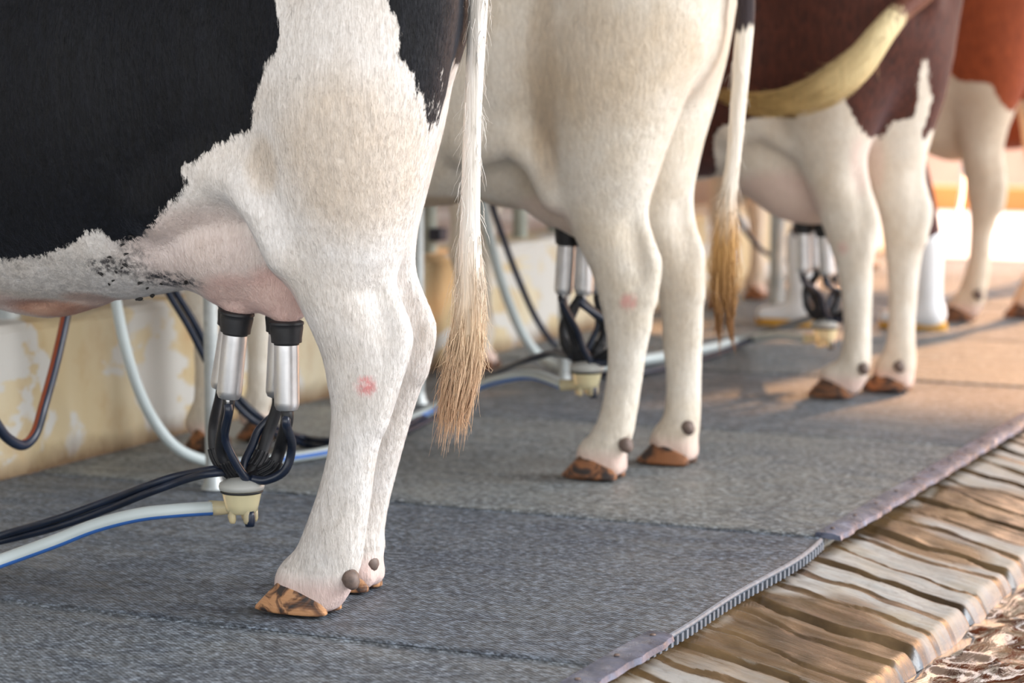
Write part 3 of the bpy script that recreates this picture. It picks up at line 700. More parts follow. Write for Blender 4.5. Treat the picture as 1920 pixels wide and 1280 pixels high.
cl1 = cluster('milking_cluster', PX(453, 905, 3.98), 'milking cluster with steel teat cups on the udder of the nearest cow', cups_at([(445, 585), (537, 603), (440, 575), (528, 585)], [(428, 755), (538, 770), (415, 735), (520, 755)], 3.90, 4.05), 1)
cl2 = cluster('milking_cluster', PX(1100, 685, 5.66), 'milking cluster behind the near hind leg of the cream cow', cups_at([(1064, 428), (1098, 428), (1090, 420), (1125, 430)], [(1056, 555), (1094, 560), (1088, 550), (1122, 560)], 5.56, 5.72), 1)
cl3 = cluster('milking_cluster', PX(1548, 605, 7.33), 'milking cluster under the udder of the dark brown cow', cups_at([(1507, 412), (1545, 418), (1525, 408), (1560, 418)], [(1508, 520), (1552, 525), (1530, 518), (1565, 522)], 7.22, 7.36), 1)

# ------------------------------------------------------------------ hoses
def hose(name, pts, r, mats, label, cat='hose', twin=None, stripe=None, group=None, n=16, send=1.0):
    P = smooth_path(pts, 7); base = P[0].copy()
    o = None
    if twin is None:
        mb = MB(); mb.tube(P-base, r, n, sub=False, stripe=stripe, send=send); o = mb.build(name, mats)
        o.location = base; props(o, label, cat, group)
    else:
        o = empty(name, base, label, cat, group)
        T = np.gradient(P, axis=0); T /= np.linalg.norm(T, axis=1)[:, None]
        ph = np.linspace(0, twin, len(P)); S = np.cross(T, [0, 0, 1.]); S /= np.linalg.norm(S, axis=1)[:, None]+1e-9; U = np.cross(S, T)
        for sg in (-1, 1):
            off = (S*np.cos(ph)[:, None]+U*np.sin(ph)[:, None])*r*1.02*sg
            mb = MB(); mb.tube(P-base+off, r, n, sub=False); mb.build('tube', mats, o)
    return o
oc = lambda root, d: np.array(root.location)+np.array(d)
hose('milk_hose', [oc(cl1, (-.003, .060, -.0535))]+[G(x, y, z) for x, y, z in ((330, 957, .148), (260, 965, .140), (180, 985, .118), (100, 1016, .085), (0, 1052, .05), (-120, 1095, .022), (-260, 1120, .0155))], .0140, [MILKH.m, BLUE.m], 'pale milk hose with a blue stripe running left from the nearest cluster', stripe=(5, 6))
hose('air_hose', [oc(cl1, (0, .03, .02))]+[G(x, y, z) for x, y, z in ((395, 884, .225), (340, 896, .205), (280, 916, .18), (200, 947, .135), (100, 982, .09), (0, 1009, .05), (-120, 1040, .025), (-260, 1060, .016))], .0078, [HB.m], 'twin black air hose running left from the nearest cluster', twin=3.0)
hose('milk_hose', [oc(cl2, (-.003, .060, -.0535))]+[G(x, y, z) for x, y, z in ((1000, 703, .175), (940, 710, .15), (900, 723, .12), (850, 746, .075), (800, 772, .035), (740, 801, .016), (680, 826, .0155), (620, 845, .0155), (550, 857, .0155), (480, 865, .0155), (430, 868, .0155))]+[PY(x, y, Y) for x, y, Y in ((380, 862, 3.16), (330, 838, 3.2), (290, 790, 3.24), (260, 730, 3.26), (235, 650, 3.28), (217, 560, 3.3), (205, 470, 3.3), (200, 300, 3.3), (200, 150, 3.3))], .0138, [MILKH.m, BLUE.m], 'pale milk hose looping up beside the grey post to the cream cow', stripe=(5, 6), send=.56)
hose('air_hose', [oc(cl2, (0, .03, .02))]+[G(x, y, z) for x, y, z in ((1040, 662, .25), (990, 674, .22), (940, 694, .16), (900, 717, .11), (850, 752, .05), (800, 783, .02), (740, 812, .018), (680, 827, .018), (620, 832, .018), (560, 824, .02))]+[PY(x, y, Y) for x, y, Y in ((500, 797, 3.05), (450, 757, 3.08), (402, 690, 3.12), (360, 610, 3.15), (312, 528, 3.18), (280, 440, 3.18), (260, 300, 3.2), (255, 150, 3.2))], .0085, [HB.m], 'twin black air hose hanging behind the grey post near the wall', twin=2.4)
hose('milk_hose', [oc(cl3, (-.003, .060, -.0535))]+[G(x, y, z) for x, y, z in ((1470, 628, .10), (1430, 632, .05), (1380, 641, .02), (1320, 655, .0155), (1240, 669, .0155), (1170, 680, .0155), (1100, 690, .0155), (1050, 688, .0155))]+[PY(x, y, Y) for x, y, Y in ((1012, 668, 3.24), (982, 630, 3.28), (955, 570, 3.3), (932, 500, 3.3), (915, 430, 3.3), (905, 370, 3.3), (900, 260, 3.3), (900, 140, 3.3))], .0165, [MILKH.m], 'pale milk hose rising behind the tail of the nearest cow')
hose('air_hose', [oc(cl3, (0, .03, .02))]+[G(x, y, z) for x, y, z in ((1500, 602, .16), (1450, 618, .08), (1400, 640, .03), (1330, 668, .012), (1240, 692, .012), (1170, 702, .012), (1110, 698, .012))]+[PY(x, y, Y) for x, y, Y in ((1050, 655, 3.2), (1010, 605, 3.24), (975, 530, 3.26), (945, 450, 3.28), (920, 370, 3.3), (905, 260, 3.3), (903, 140, 3.3))], .011, [HB.m], 'black air hose hanging beside the pale hose, under the cream cow')
hose('air_hose', [PY(x, y, Y) for x, y, Y in ((150, 400, 3.25), (138, 500, 3.25), (124, 590, 3.22), (104, 680, 3.2), (82, 760, 3.18), (66, 812, 3.18), (44, 834, 3.18), (18, 824, 3.18), (-6, 795, 3.18), (-60, 700, 3.2), (-110, 560, 3.2))], .0118, [HB.m, ORNG.m], 'black hose with a rust stripe hanging in a U before the wall at far left', stripe=(3, 4, 5))
hose('milk_hose', [PY(x, y, Y) for x, y, Y in ((1808, 150, 3.2), (1806, 300, 3.1), (1802, 370, 3.0), (1788, 420, 2.95), (1765, 452, 2.92), (1738, 470, 2.9), (1700, 476, 2.9))], .012, [MILKH.m], 'thin pale hose curving down between the brown cows at right')
hose('air_hose', [PY(x, y, Y) for x, y, Y in ((1370, 330, 3.3), (1378, 390, 3.28), (1398, 432, 3.25), (1428, 468, 3.22), (1460, 484, 3.2), (1500, 492, 3.15), (1540, 500, 3.1))], .011, [HB.m], 'dark hose curving past the grey post beside the white boots')

# ------------------------------------------------------------------ posts
gm = Mat('galvanised', .5, .35); gm.color(gm.ramp(gm.noise(9, 6, .6), [(.3, lin((150, 158, 160))), (.6, lin((190, 196, 196))), (.75, lin((128, 124, 112)))])); gm.rough(gm.mr(gm.noise(30), .3, .7, .35, .6)); GALV = gm.m
def post(x, y, label, r=.0178, h=1.3):
    o = empty('stall_post', (x, y, 0), label, 'post', 'galvanised posts between the stalls')
    mb = MB(); mb.tube([(0, 0, .0), (0, 0, .4), (0, 0, .8), (0, 0, h)], r, 20, sub=False); mb.build('pole', GALV, o, autosmooth=50)
    mb = MB(); mb.lathe([(r+.012, 0), (r+.012, .004), (r+.006, .012), (r+.001, .03), (r, .04)], n=20); mb.build('base_collar', GALV, o)
    return o
for (px, py), lb in zip(((400, 917), (785, 757), (1057, 722), (1277, 653), (1456, 601)), ('grey steel post nearest, left of the nearest cluster', 'grey steel post behind the far hock of the nearest cow', 'grey steel post behind the cluster of the cream cow', 'grey steel post hidden behind the far leg of the cream cow', 'grey steel post beside the white boots')):
    g = G(px, py); post(g[0], g[1], lb, .0178 if px < 1400 else .03)

# ------------------------------------------------------------------ the milker in white boots
WB = flat('boot_white', (236, 238, 240), .3); SOLE = flat('sole_yellow', (214, 160, 60), .5); TROU = flat('trousers_brown', (70, 34, 32), .8, var=.2); SHIRT = flat('shirt_grey', (96, 100, 110), .8, var=.1); SKIN = flat('skin', (168, 116, 86), .5); HAIR = flat('hair_black', (24, 20, 18), .5)
gA = G(1502, 610); gB = G(1735, 616)
hip = np.array([min(gA[0], gB[0])-.02, gB[1]+.20, .88])
mil = empty('person', (hip[0], hip[1], 0), 'person in white rubber boots and brown trousers bending between the brown cows', 'person')
def pmesh(nm, fn, mat, par, lo, hi, h=.014):
    B = Body(lo, hi, h); fn(B); me, V, Fc = B.mesh(nm, 2); V = V-np.array([hip[0], hip[1], 0]); me.vertices.foreach_set('co', V.astype(np.float32).ravel()); me.update(); return link(nm, me, mat, par)
lo = hip-np.array([.5, .75, .88]); hi = hip+np.array([.4, 1.0, 1.0])
kA = np.array([gA[0]-.01, (gA[1]+hip[1])/2+.06, .50]); kB = np.array([gB[0]-.01, gB[1]+.05, .50])
sh_ = hip+np.array([-.02, .30, .40]); hd = sh_+np.array([0, .16, .16])
def body_fn(B):
    B.chain([(*hip, .10, .15), (*(hip+(sh_-hip)*.5), .10, .14), (*sh_, .10, .17)], .05)
    B.chain([(*sh_, .055, .055), (*(hd-np.array([0, .03, .07])), .05, .05)], .03); B.ell(hd, (.075, .09, .115), .03, .5)
    B.chain([(*(hd+np.array([0, .09, -.02])), .014, .012), (*(hd+np.array([0, .10, -.045])), .016, .015)], .01)
    for s, g, k in ((1, gA, kA), (-1, gB, kB)):
        B.chain([(hip[0]+.05*s*0, hip[1]+.05*s, hip[2]-.03, .09, .09), (*k, .062, .062), (g[0], g[1], .28, .05, .05), (g[0], g[1], .08, .04, .04)], .04)
    for s in (-1, 1):
        a = sh_+np.array([s*.19, .0, -.02]); e = a+np.array([s*.02, .10, -.26]); w = e+np.array([-s*.03, .20, -.10])
        B.chain([(*a, .048, .048), (*e, .038, .038), (*w, .026, .028)], .03)
        pm = w+np.array([0, .05, -.02]); B.chain([(*w, .024, .028), (*pm, .016, .04)], .01)
        for q, (dx, ln) in enumerate(((-.03, .06), (-.01, .07), (.01, .066), (.03, .05))):
            B.chain([(pm[0]+dx, pm[1]+.015, pm[2], .009, .009), (pm[0]+dx*1.1, pm[1]+.015+ln*.5, pm[2]-.012, .0085, .0085), (pm[0]+dx*1.1, pm[1]+ln*.85, pm[2]-.035, .008, .008)], .004)
        B.chain([(pm[0]-s*.03, pm[1]-.01, pm[2]-.01, .01, .01), (pm[0]-s*.05, pm[1]+.02, pm[2]-.03, .009, .009)], .006)
pmesh('body', body_fn, SKIN.m, mil, lo, hi, .011)
def tr_fn(B):
    B.ell(hip+np.array([0, 0, .02]), (.17, .13, .13), .04)
    for s, g, k in ((1, gA, kA), (-1, gB, kB)):
        B.chain([(hip[0], hip[1]+.05*s, hip[2]-.03, .105, .105), (*k, .078, .078), (g[0], g[1], .30, .062, .062), (g[0], g[1], .27, .06, .06)], .04)
pmesh('trousers', tr_fn, TROU.m, mil, lo, hi)
pmesh('shirt', lambda B: [B.chain([(*(hip+np.array([0, 0, .08])), .115, .165), (*(hip+(sh_-hip)*.5), .112, .155), (*sh_, .112, .185)], .05)]+[B.chain([(*(sh_+np.array([s*.18, 0, -.02])), .062, .062), (*(sh_+np.array([s*.2, .06, -.17])), .055, .055)], .03) for s in (-1, 1)], SHIRT.m, mil, lo, hi)
pmesh('hair', lambda B: B.ell(hd+np.array([0, -.02, .03]), (.082, .092, .105), .02, .5), HAIR.m, mil, lo, hi)
for g in (gA, gB):
    def bf(B, g=g): B.chain([(g[0], g[1], .33, .066, .066), (g[0], g[1]-.005, .16, .058, .055), (g[0], g[1]-.01, .07, .055, .048)], .03); B.chain([(g[0], g[1]-.03, .05, .042, .045), (g[0], g[1]+.08, .045, .036, .048), (g[0], g[1]+.15, .04, .03, .046)], .05); B.D[:, :, :max(1, int(round((.018-B.lo[2])/B.h)))] = 1
    b = pmesh('rubber_boot', bf, WB.m, mil, lo, hi, .012)
    mb = MB(); out = [(.045*math.sin(a)*(1.06 if math.cos(a) > 0 else .9), (.10 if math.cos(a) > 0 else .085)*math.cos(a)+(.085 if math.cos(a) > 0 else .0)+.0) for a in np.linspace(0, 2*math.pi, 24, endpoint=False)]
    v = [(g[0]-hip[0]+x, g[1]-hip[1]+y, z) for z in (.0, .026) for x, y in out]; n = len(out)
    mb.add(v, [(j, (j+1) % n, n+(j+1) % n, n+j) for j in range(n)]+[tuple(range(n))[::-1], tuple(range(n, 2*n))]); mb.build('sole', SOLE.m, b, autosmooth=40)

# ------------------------------------------------------------------ setting: mats, apron, gutter, walls
def mat_rubber():
    m = Mat('rubber_mat', .5, 0, .5)
    at = m.N('ShaderNodeTexCoord').outputs['Object']
    geo = m.N('ShaderNodeNewGeometry').outputs['Position']
    def nz(sc, vecsc, det=5, ro=.6, dist=0):
        mp = m.N('ShaderNodeMapping'); mp.inputs['Scale'].default_value = vecsc; m.L(geo, mp.inputs[0]); return m.noise(sc, det, ro, mp.outputs[0], dist)
    big = nz(1.6, (1, 1, 1), 5, .6); fine = nz(120, (1, .5, 1), 4, .75); mid = nz(9, (1.4, .6, 1), 6, .7)
    c = m.mix(m.mr(big, .32, .68), lin((56, 62, 70)), lin((92, 94, 94)))
    c = m.mix(m.mr(mid, .4, .75), c, lin((106, 106, 102)))
    c = m.mix(m.mr(fine, .5, .66, 0, .75), c, lin((158, 164, 168)))
    c = m.mix(m.mr(fine, .5, .36, 0, .8), c, lin((24, 27, 33)))
    m.color(m.mix(1.0, c, m.ramp(m.attr('mat_tone'), [(0, (.68, .78, .95, 1)), (1, (1.38, 1.40, 1.36, 1))]), 'MULTIPLY'))
    # diagonal ridges
    mp = m.N('ShaderNodeMapping'); mp.inputs['Rotation'].default_value = (0, 0, R(38)); m.L(geo, mp.inputs[0])
    w = m.N('ShaderNodeTexWave'); w.inputs['Scale'].default_value = 42; w.inputs['Distortion'].default_value = 1.5; w.inputs['Detail'].default_value = 1; m.L(mp.outputs[0], w.inputs['Vector'])
    b = m.bump(w.outputs['Fac'], .35, .002); b = m.bump(fine, .5, .0025, b); m.bump(mid, .3, .006, b)
    m.rough(m.mr(m.math('ADD', mid, big), .8, 1.25, .72, .38))
    return m.m
RM = mat_rubber()
# seams: X positions where mats meet, on the line of the rear edge
YE = G(1540, 1006)[1]; YW = 3.54
sx = [G(1120, 1245)[0], G(1535, 1003)[0], G(1830, 835)[0]]
st_ = sx[2]-sx[1]; xs = [sx[0]-1.25, sx[0], sx[1], sx[2]]
for k in range(5): xs.append(xs[-1]+1.26)
xs.append(12.45)
print('mat seams', xs, 'YE', YE)
mlab = ['grey rubber stall mat in the lower left corner, nearest the camera', 'dark rubber stall mat with a serrated edge, under the nearest cow', 'rubber stall mat under the hooves of the cream cow', 'rubber stall mat with wet brown film, before the dark brown cow hooves', 'rubber stall mat under the hooves of the dark brown cow', 'rubber stall mat left of the white boots', 'rubber stall mat below the far brown cow', 'rubber stall mat beyond the far brown cow', 'rubber stall mat at the far end of the row']
for i in range(len(xs)-1):
    a, b = xs[i]+.009, xs[i+1]-.009; th = .022; dz = (0, -.001, .0, -.003, .0, -.002, .0, -.002, 0, 0)[i]
    nX, nY = 26, 30; v = []; f = []
    e = [0, .006]+list(np.linspace(.03, .97, nX-3))+[.994, 1]
    yy = [0, .004]+list(np.linspace(.03, .97, nY-3))+[.996, 1]
    for iy, ty in enumerate(yy):
        for ix, tx in enumerate(e):
            bulge = 0
            if i == 1: bulge = -.02*math.sin(math.pi*min(1, tx))-.008*math.sin(3*math.pi*tx)
            x = a+(b-a)*tx; y = YE+(YW-YE)*ty+bulge*(1-ty)**6
            z = -.003 if ix in (0, nX-2+1) or iy in (0,) else 0
            z += .0015*math.sin(x*3+i)*math.sin(y*4)-.0015+dz
            v.append((x, y, z))
    m_ = len(e); nb = len(v)
    for iy in range(len(yy)-1):
        for ix in range(m_-1): q = iy*m_+ix; f.append((q, q+1, q+m_+1, q+m_))
    # skirts
    per = [ix for ix in range(m_)]+[iy*m_+m_-1 for iy in range(1, len(yy))]+[(len(yy)-1)*m_+ix for ix in range(m_-2, -1, -1)]+[iy*m_ for iy in range(len(yy)-2, 0, -1)]
    for p in per: v.append((v[p][0], v[p][1], -th))
    for k in range(len(per)): f.append((per[k], nb+k, nb+(k+1) % len(per), per[(k+1) % len(per)]))
    f.append(tuple(nb+k for k in range(len(per))))
    v = [(x-a, y-YE, z) for x, y, z in v]
    me = mesh('rubber_mat', v, f); fattr(me, 'mat_tone', [(.35, .12, .85, .35, .8, .6, .7, .6, .6, .6)[i]]*len(v)); me.polygons.foreach_set('use_smooth', [True]*len(me.polygons)); me.set_sharp_from_angle(angle=R(40))
    o = link('rubber_mat', me, RM, None, False); o.location = (a, YE, 0)
    props(o, mlab[i], 'mat', 'rubber mats in the stalls')
    if i == 1:  # serrated edge: teeth under the rear rim
        mb = MB(); n = 44
        for k in range(n):
            tx = .07+.90*k/(n-1); bulge = -.02*math.sin(math.pi*tx)-.008*math.sin(3*math.pi*tx)
            mb.box(((b-a)*tx, bulge-.004, -.014), (.011, .011, .016))
        for k in range(n-1):
            t0 = .065+.91*k/(n-1); t1 = .065+.91*(k+1)/(n-1)
            bf_ = lambda t: -.02*math.sin(math.pi*t)-.008*math.sin(3*math.pi*t)
            p0 = ((b-a)*t0, bf_(t0)-.003, -.003); p1 = ((b-a)*t1, bf_(t1)-.003, -.003); mb.tube([p0, p1], .0055, 8, sub=False, cap=False)
        mb.build('serrated_edge', flat('edge_rubber', (104, 112, 122), .45, var=.3, sc=60).m, o, smooth=False)

# steel strips over the mat edge
stm = Mat('strip_steel', .3, .35); stm.color(stm.ramp(stm.noise(14, 6, .65), [(.3, lin((56, 60, 72))), (.6, lin((108, 114, 134))), (.8, lin((168, 176, 198)))])); stm.rough(stm.mr(stm.noise(25, 5), .35, .65, .18, .5)); stm.bump(stm.noise(45, 4), .5, .004)
def strip(x0, x1, label, seed):
    rg = np.random.default_rng(seed); o = empty('steel_strip', (x0, YE, 0), label, 'steel strip', 'steel strips along the mat edge')
    n = int((x1-x0)/.012); v = []; f = []
    w0 = .036
    for i in range(n+1):
        x = (x1-x0)*i/n; wob = .0016*math.sin(x*23+seed)+.0018*math.sin(x*61)+rg.normal(0, .0008); up = .0008*math.sin(x*14)
        for (y, z) in ((.018, .0035), (.014, .007+up*.5), (-.02, .0065+up), (-w0+wob, .002+up), (-w0-.003+wob, -.008), (.018, -.004)):
            v.append((x, y, z))
    for i in range(n):
        for k in range(6): f.append((i*6+k, i*6+(k+1) % 6, (i+1)*6+(k+1) % 6, (i+1)*6+k))
    f.append(tuple(range(6))); f.append(tuple(n*6+k for k in range(6))[::-1])
    me = mesh('bar', v, f); link('bar', me, stm.m, o); me.set_sharp_from_angle(angle=R(28))
    x = .05
    while x < x1-x0:
        mb = MB(); mb.lathe([(.0055, 0), (.005, .002), (.003, .003), (0, .003)], (x, -.006, .007+.001*math.sin(x*14)), n=10); mb.build('bolt', DEW.m, o); x += .17
    return o
strip(G(1555, 1005)[0], 12.2, 'long grey steel strip along the mat edge toward the far end', 4)
strip(G(1000, 1300)[0]-.3, G(1240, 1190)[0], 'short grey steel strip at the bottom edge, nearest the camera', 9)

# apron: sloped grooved concrete between mats and gutter
YA1 = YE-.004; YA0 = 1.14; ZA1 = -.024; ZA0 = -.105
gx = []; x = 2.9; rg = np.random.default_rng(21)
k_ = 0
while x < 12.6:
    if k_ % 3 == 0: gx.append((x, rg.uniform(.011, .016), rg.uniform(-.5, .5), rg.uniform(.018, .026)))
    else: gx.append((x, rg.uniform(.005, .010), rg.uniform(-.8, .8), rg.uniform(.002, .006)))
    k_ += 1; x += rg.uniform(.10, .17)
Xs = np.arange(2.8, 12.6, .008); Xs = Xs[(Xs < 7.2) | (np.arange(len(Xs)) % 2 == 0)]; Ys = np.linspace(0, 1, 60)
XX, SS = np.meshgrid(Xs, Ys, indexing='ij')
def vn(x, y, s, seed):      # value noise
    g = np.random.default_rng(seed).random((64, 64)); xi = x*s; yi = y*s; i = np.floor(xi).astype(int); j = np.floor(yi).astype(int); fx = xi-i; fy = yi-j
    fx = fx*fx*(3-2*fx); fy = fy*fy*(3-2*fy); q = lambda a, b: g[a % 64, b % 64]
    return (q(i, j)*(1-fx)+q(i+1, j)*fx)*(1-fy)+(q(i, j+1)*(1-fx)+q(i+1, j+1)*fx)*fy
YY = YA1+(YA0-YA1)*SS
Z = ZA1+(ZA0-ZA1)*SS
Z += (vn(XX, YY, 9, 1)-.5)*.008+(vn(XX, YY, 26, 2)-.5)*.003+(vn(XX, YY*.25, 50, 3)-.5)*.003
wet = np.zeros_like(Z)
for (g0, w, sk, dp) in gx:
    cx = g0+sk*.03*SS+.010*np.sin(SS*7+g0*9)+(vn(XX*0+g0, YY, 14, 5)-.5)*.03
    wl = w*(.7+.6*vn(XX*0+g0*3, YY, 11, 6)); d = np.abs(XX-cx)/wl
    Z -= dp*np.clip(1.5-d, 0, 1)**.9*np.clip(.55+SS*2, 0, 1)
    wet = np.maximum(wet, np.clip(2.6-d, 0, 1))
low = vn(XX*1.0, YY*.6, 5, 8); wet = np.maximum(wet, np.clip((low-.54)*6, 0, 1)*.8); wet = np.maximum(wet, np.clip(1-SS*5, 0, 1)*.9)
# rounded lip at the gutter
lip = np.clip((SS-.9)/.1, 0, 1); Z -= .055*lip**2
nX_, nY_ = XX.shape
V = np.stack([XX, YY, Z], -1).reshape(-1, 3); ii, jj = np.meshgrid(np.arange(nX_-1), np.arange(nY_-1), indexing='ij'); q = (ii*nY_+jj).ravel()
Fq = np.stack([q, q+1, q+nY_+1, q+nY_], 1)
me = mesh('gutter_apron', V, Fq[:, ::-1]); fattr(me, 'wet', wet.ravel()); fattr(me, 'lip', np.clip((SS.ravel()-.90)/.08, 0, 1))
am = Mat('apron_concrete', .6)
n1 = am.noise(1, 6, .7, am.map((34, 5, 10)), .5); n2 = am.noise(60, 4, .7); n3 = am.noise(5, 5, .6)
c = am.mix(am.mr(n1, .3, .7), lin((124, 122, 118)), lin((168, 168, 165))); c = am.mix(am.mr(n3, .45, .7, 0, .6), c, lin((146, 134, 110)))
c = am.mix(am.mr(n2, .5, .3, 0, .35), c, lin((90, 78, 62)))
wf = am.math('ADD', am.attr('wet'), am.math('MULTIPLY', am.math('SUBTRACT', n1, .5), .8)); wf = am.mr(wf, .35, .75)
c = am.mix(wf, c, am.mix(am.mr(n3, .35, .65), lin((46, 33, 18)), lin((98, 78, 52))))
c = am.mix(am.math('MULTIPLY', am.attr('lip'), am.mr(n1, .35, .65, .2, .85)), c, lin((84, 102, 118)))
am.color(c); am.rough(am.mr(am.math('MAXIMUM', wf, am.attr('lip')), 0, 1, .65, .2)); b = am.bump(n1, .4, .006); am.bump(n2, .3, .002, b)
ap = link('gutter_apron', me, am.m); props(ap, kind='structure', label='grooved sloping concrete strip between mats and gutter')
# gutter: channel bed, water and far concrete edge
bm_ = MB(); prof = [(YA0+.02, -.19), (YA0, -.2), (YA0-.02, -.21), (.84, -.2), (.82, -.15), (.79, -.115)]
v = [(x, y, z) for x in (2.4, 12.6) for y, z in prof]; n = len(prof); bm_.add(v, [(j, j+1, n+j+1, n+j) for j in range(n-1)])
cm = flat('gutter_concrete', (70, 66, 58), .35, var=.3, sc=12)
props(bm_.build('gutter_channel', cm.m), kind='structure', label='concrete gutter channel')
Xw = np.arange(2.4, 12.6, .012); Yw = np.linspace(.80, YA0+.008, 34); XX, YY = np.meshgrid(Xw, Yw, indexing='ij')
Zw = -.139+(vn(XX*.5, YY, 20, 31)-.5)*.012+(vn(XX*.7, YY*1.4, 34, 32)-.5)*.004
V = np.stack([XX, YY, Zw], -1).reshape(-1, 3); nY_ = len(Yw); ii, jj = np.meshgrid(np.arange(len(Xw)-1), np.arange(nY_-1), indexing='ij'); q = (ii*nY_+jj).ravel()
me = mesh('gutter_water', V, np.stack([q, q+nY_, q+nY_+1, q+1], 1)); wm = Mat('water_brown', .05, 0, .8); wm.color(wm.mix(wm.mr(wm.noise(1, 4, .6, wm.map((4, 14, 1))), .35, .65), lin((40, 28, 17)), lin((66, 52, 40)))); wm.bump(wm.noise(1, 4, .6, wm.map((7, 22, 1)), 1), .28, .01); wm.b.inputs['Coat Weight'].default_value = .6; wm.b.inputs['Coat Roughness'].default_value = .02
props(link('gutter_water', me, wm.m), 'brown rippling water flowing in the gutter at lower right', 'water', kind='stuff')
# walkway this side of the gutter
Xw = np.arange(1.2, 12.6, .02); Yw = np.linspace(-1.2, .83, 60); XX, YY = np.meshgrid(Xw, Yw, indexing='ij')
edge = .80+(vn(XX, YY*0, 6, 40)-.5)*.05
YY = np.where(YY > .7, .7+(YY-.7)/(.83-.7)*(edge+.02-.7), YY)
Zf = -.10+(vn(XX, YY, 9, 41)-.5)*.010+(vn(XX, YY, 30, 42)-.5)*.004-.06*np.clip((YY-(edge-.03))/.05, 0, 1)**1.5
V = np.stack([XX, YY, Zf], -1).reshape(-1, 3); nY_ = len(Yw); ii, jj = np.meshgrid(np.arange(len(Xw)-1), np.arange(nY_-1), indexing='ij'); q = (ii*nY_+jj).ravel()
me = mesh('walkway', V, np.stack([q, q+nY_, q+nY_+1, q+1], 1)); fattr(me, 'wet', np.clip((vn(XX, YY, 5, 44)-.5)*3, 0, 1).ravel()); fattr(me, 'lip', np.clip((YY-.74)/.06, 0, 1).ravel()*.6)
props(link('walkway', me, am.m), kind='structure', label='worn concrete walkway')
# base floor
fm = flat('floor_concrete', (120, 114, 104), .6, var=.25, sc=3)
mb = MB(); mb.box((5.1, YE+.01+4, -.123), (15.2, 8, .2)); f_ = mb.build('floor', fm.m, smooth=False); props(f_, kind='structure')
# low manger wall
wl = Mat('wall_peeling', .8)
geo = wl.N('ShaderNodeNewGeometry').outputs['Position']
def nz(sc, vs, det=6, ro=.6, dist=0):
    mp = wl.N('ShaderNodeMapping'); mp.inputs['Scale'].default_value = vs; wl.L(geo, mp.inputs[0]); return wl.noise(sc, det, ro, mp.outputs[0], dist)
nA = nz(2.6, (1, 1, 1.4), 6, .55, .6); nB = nz(7, (1, 1, .6), 6, .65); nC = nz(1.2, (1.5, 1, .35), 4)
sepz = wl.N('ShaderNodeSeparateXYZ'); wl.L(geo, sepz.inputs[0])
c = wl.mix(wl.mr(nC, .35, .65), lin((186, 165, 124)), lin((206, 196, 170)))
c = wl.mix(wl.mr(nB, .5, .72, 0, .6), c, lin((168, 130, 82)))
c = wl.mix(wl.mr(nA, .53, .55), c, lin((196, 194, 188)))
z_ = wl.math('ADD', sepz.outputs[2], wl.math('MULTIPLY', wl.math('SUBTRACT', nB, .5), .12))
c = wl.mix(wl.mr(z_, .06, .0), c, lin((116, 92, 66)))
wl.color(c); wl.bump(nA, .3, .02)
mb = MB(); HW = .37; X0, X1_ = 1.0, 12.9
n = 120; prof = [(YW, -.02), (YW, HW-.02), (YW+.02, HW), (YW+.26, HW), (YW+.28, HW-.03), (YW+.28, -.02)]
v = []
for i in range(n+1):
    x = X0+(X1_-X0)*i/n
    for k, (y, z) in enumerate(prof): v.append((x, y+(rg.normal(0, .002) if k < 2 else 0), z+(rg.normal(0, .003) if k in (1, 2) else 0)))
m_ = len(prof); f = [(i*m_+k, i*m_+(k+1) % m_, (i+1)*m_+(k+1) % m_, (i+1)*m_+k) for i in range(n) for k in range(m_)]+[tuple(range(m_)), tuple(n*m_+k for k in range(m_))[::-1]]
mb.add(v, f); w_ = mb.build('wall_front', wl.m, autosmooth=35); props(w_, kind='structure')
# feed trough ledge and far wall
mb = MB(); mb.box((6, 5.6, .10), (16, 3.6, .24)); props(mb.build('feed_alley', flat('feed_floor', (206, 200, 196), .6, var=.12, sc=4).m, smooth=False), kind='structure')
mb = MB(); mb.box((6, 7.5, 1.5), (17, .15, 3.4)); props(mb.build('wall_back', flat('wall_light', (214, 210, 208), .8, var=.08, sc=3).m, smooth=False), kind='structure')
# stanchion posts on the manger wall, with clamps
SP = flat('stanchion_paint', (150, 156, 146), .5, var=.2, sc=20); CL = flat('clamp_dark', (34, 36, 52), .5)
for k, (px, py, lb) in enumerate(((14, 612, 'pale stanchion post on the low wall at the left edge'), (804, 452, 'stanchion post on the wall left of the nearest cow tail'), (975, 438, 'stanchion post on the wall right of the pale rising hose'), (1040, 440, 'stanchion post on the wall behind the cream cow udder'), (1395, 400, 'stanchion post on the wall beside the ochre tail tip'))):
    d = ray(px, py); Yp = YW+.14; p = CAM+d*(Yp/d[1])
    o = empty('stanchion_post', (p[0], Yp, HW), lb, 'post', 'stanchion posts on the low wall')
    mb = MB(); mb.tube([(0, 0, -.01), (0, 0, 1.0)], .028 if k else .035, 16, sub=False); mb.build('pole', SP.m if k else GALV, o, autosmooth=50)
    if k in (1, 3):
        mb = MB(); mb.box((0, -.035, .06), (.06, .05, .045)); b = mb.build('clamp', CL.m, o, smooth=False); mo = b.modifiers.new('b', 'BEVEL'); mo.width = .008; mo.segments = 2
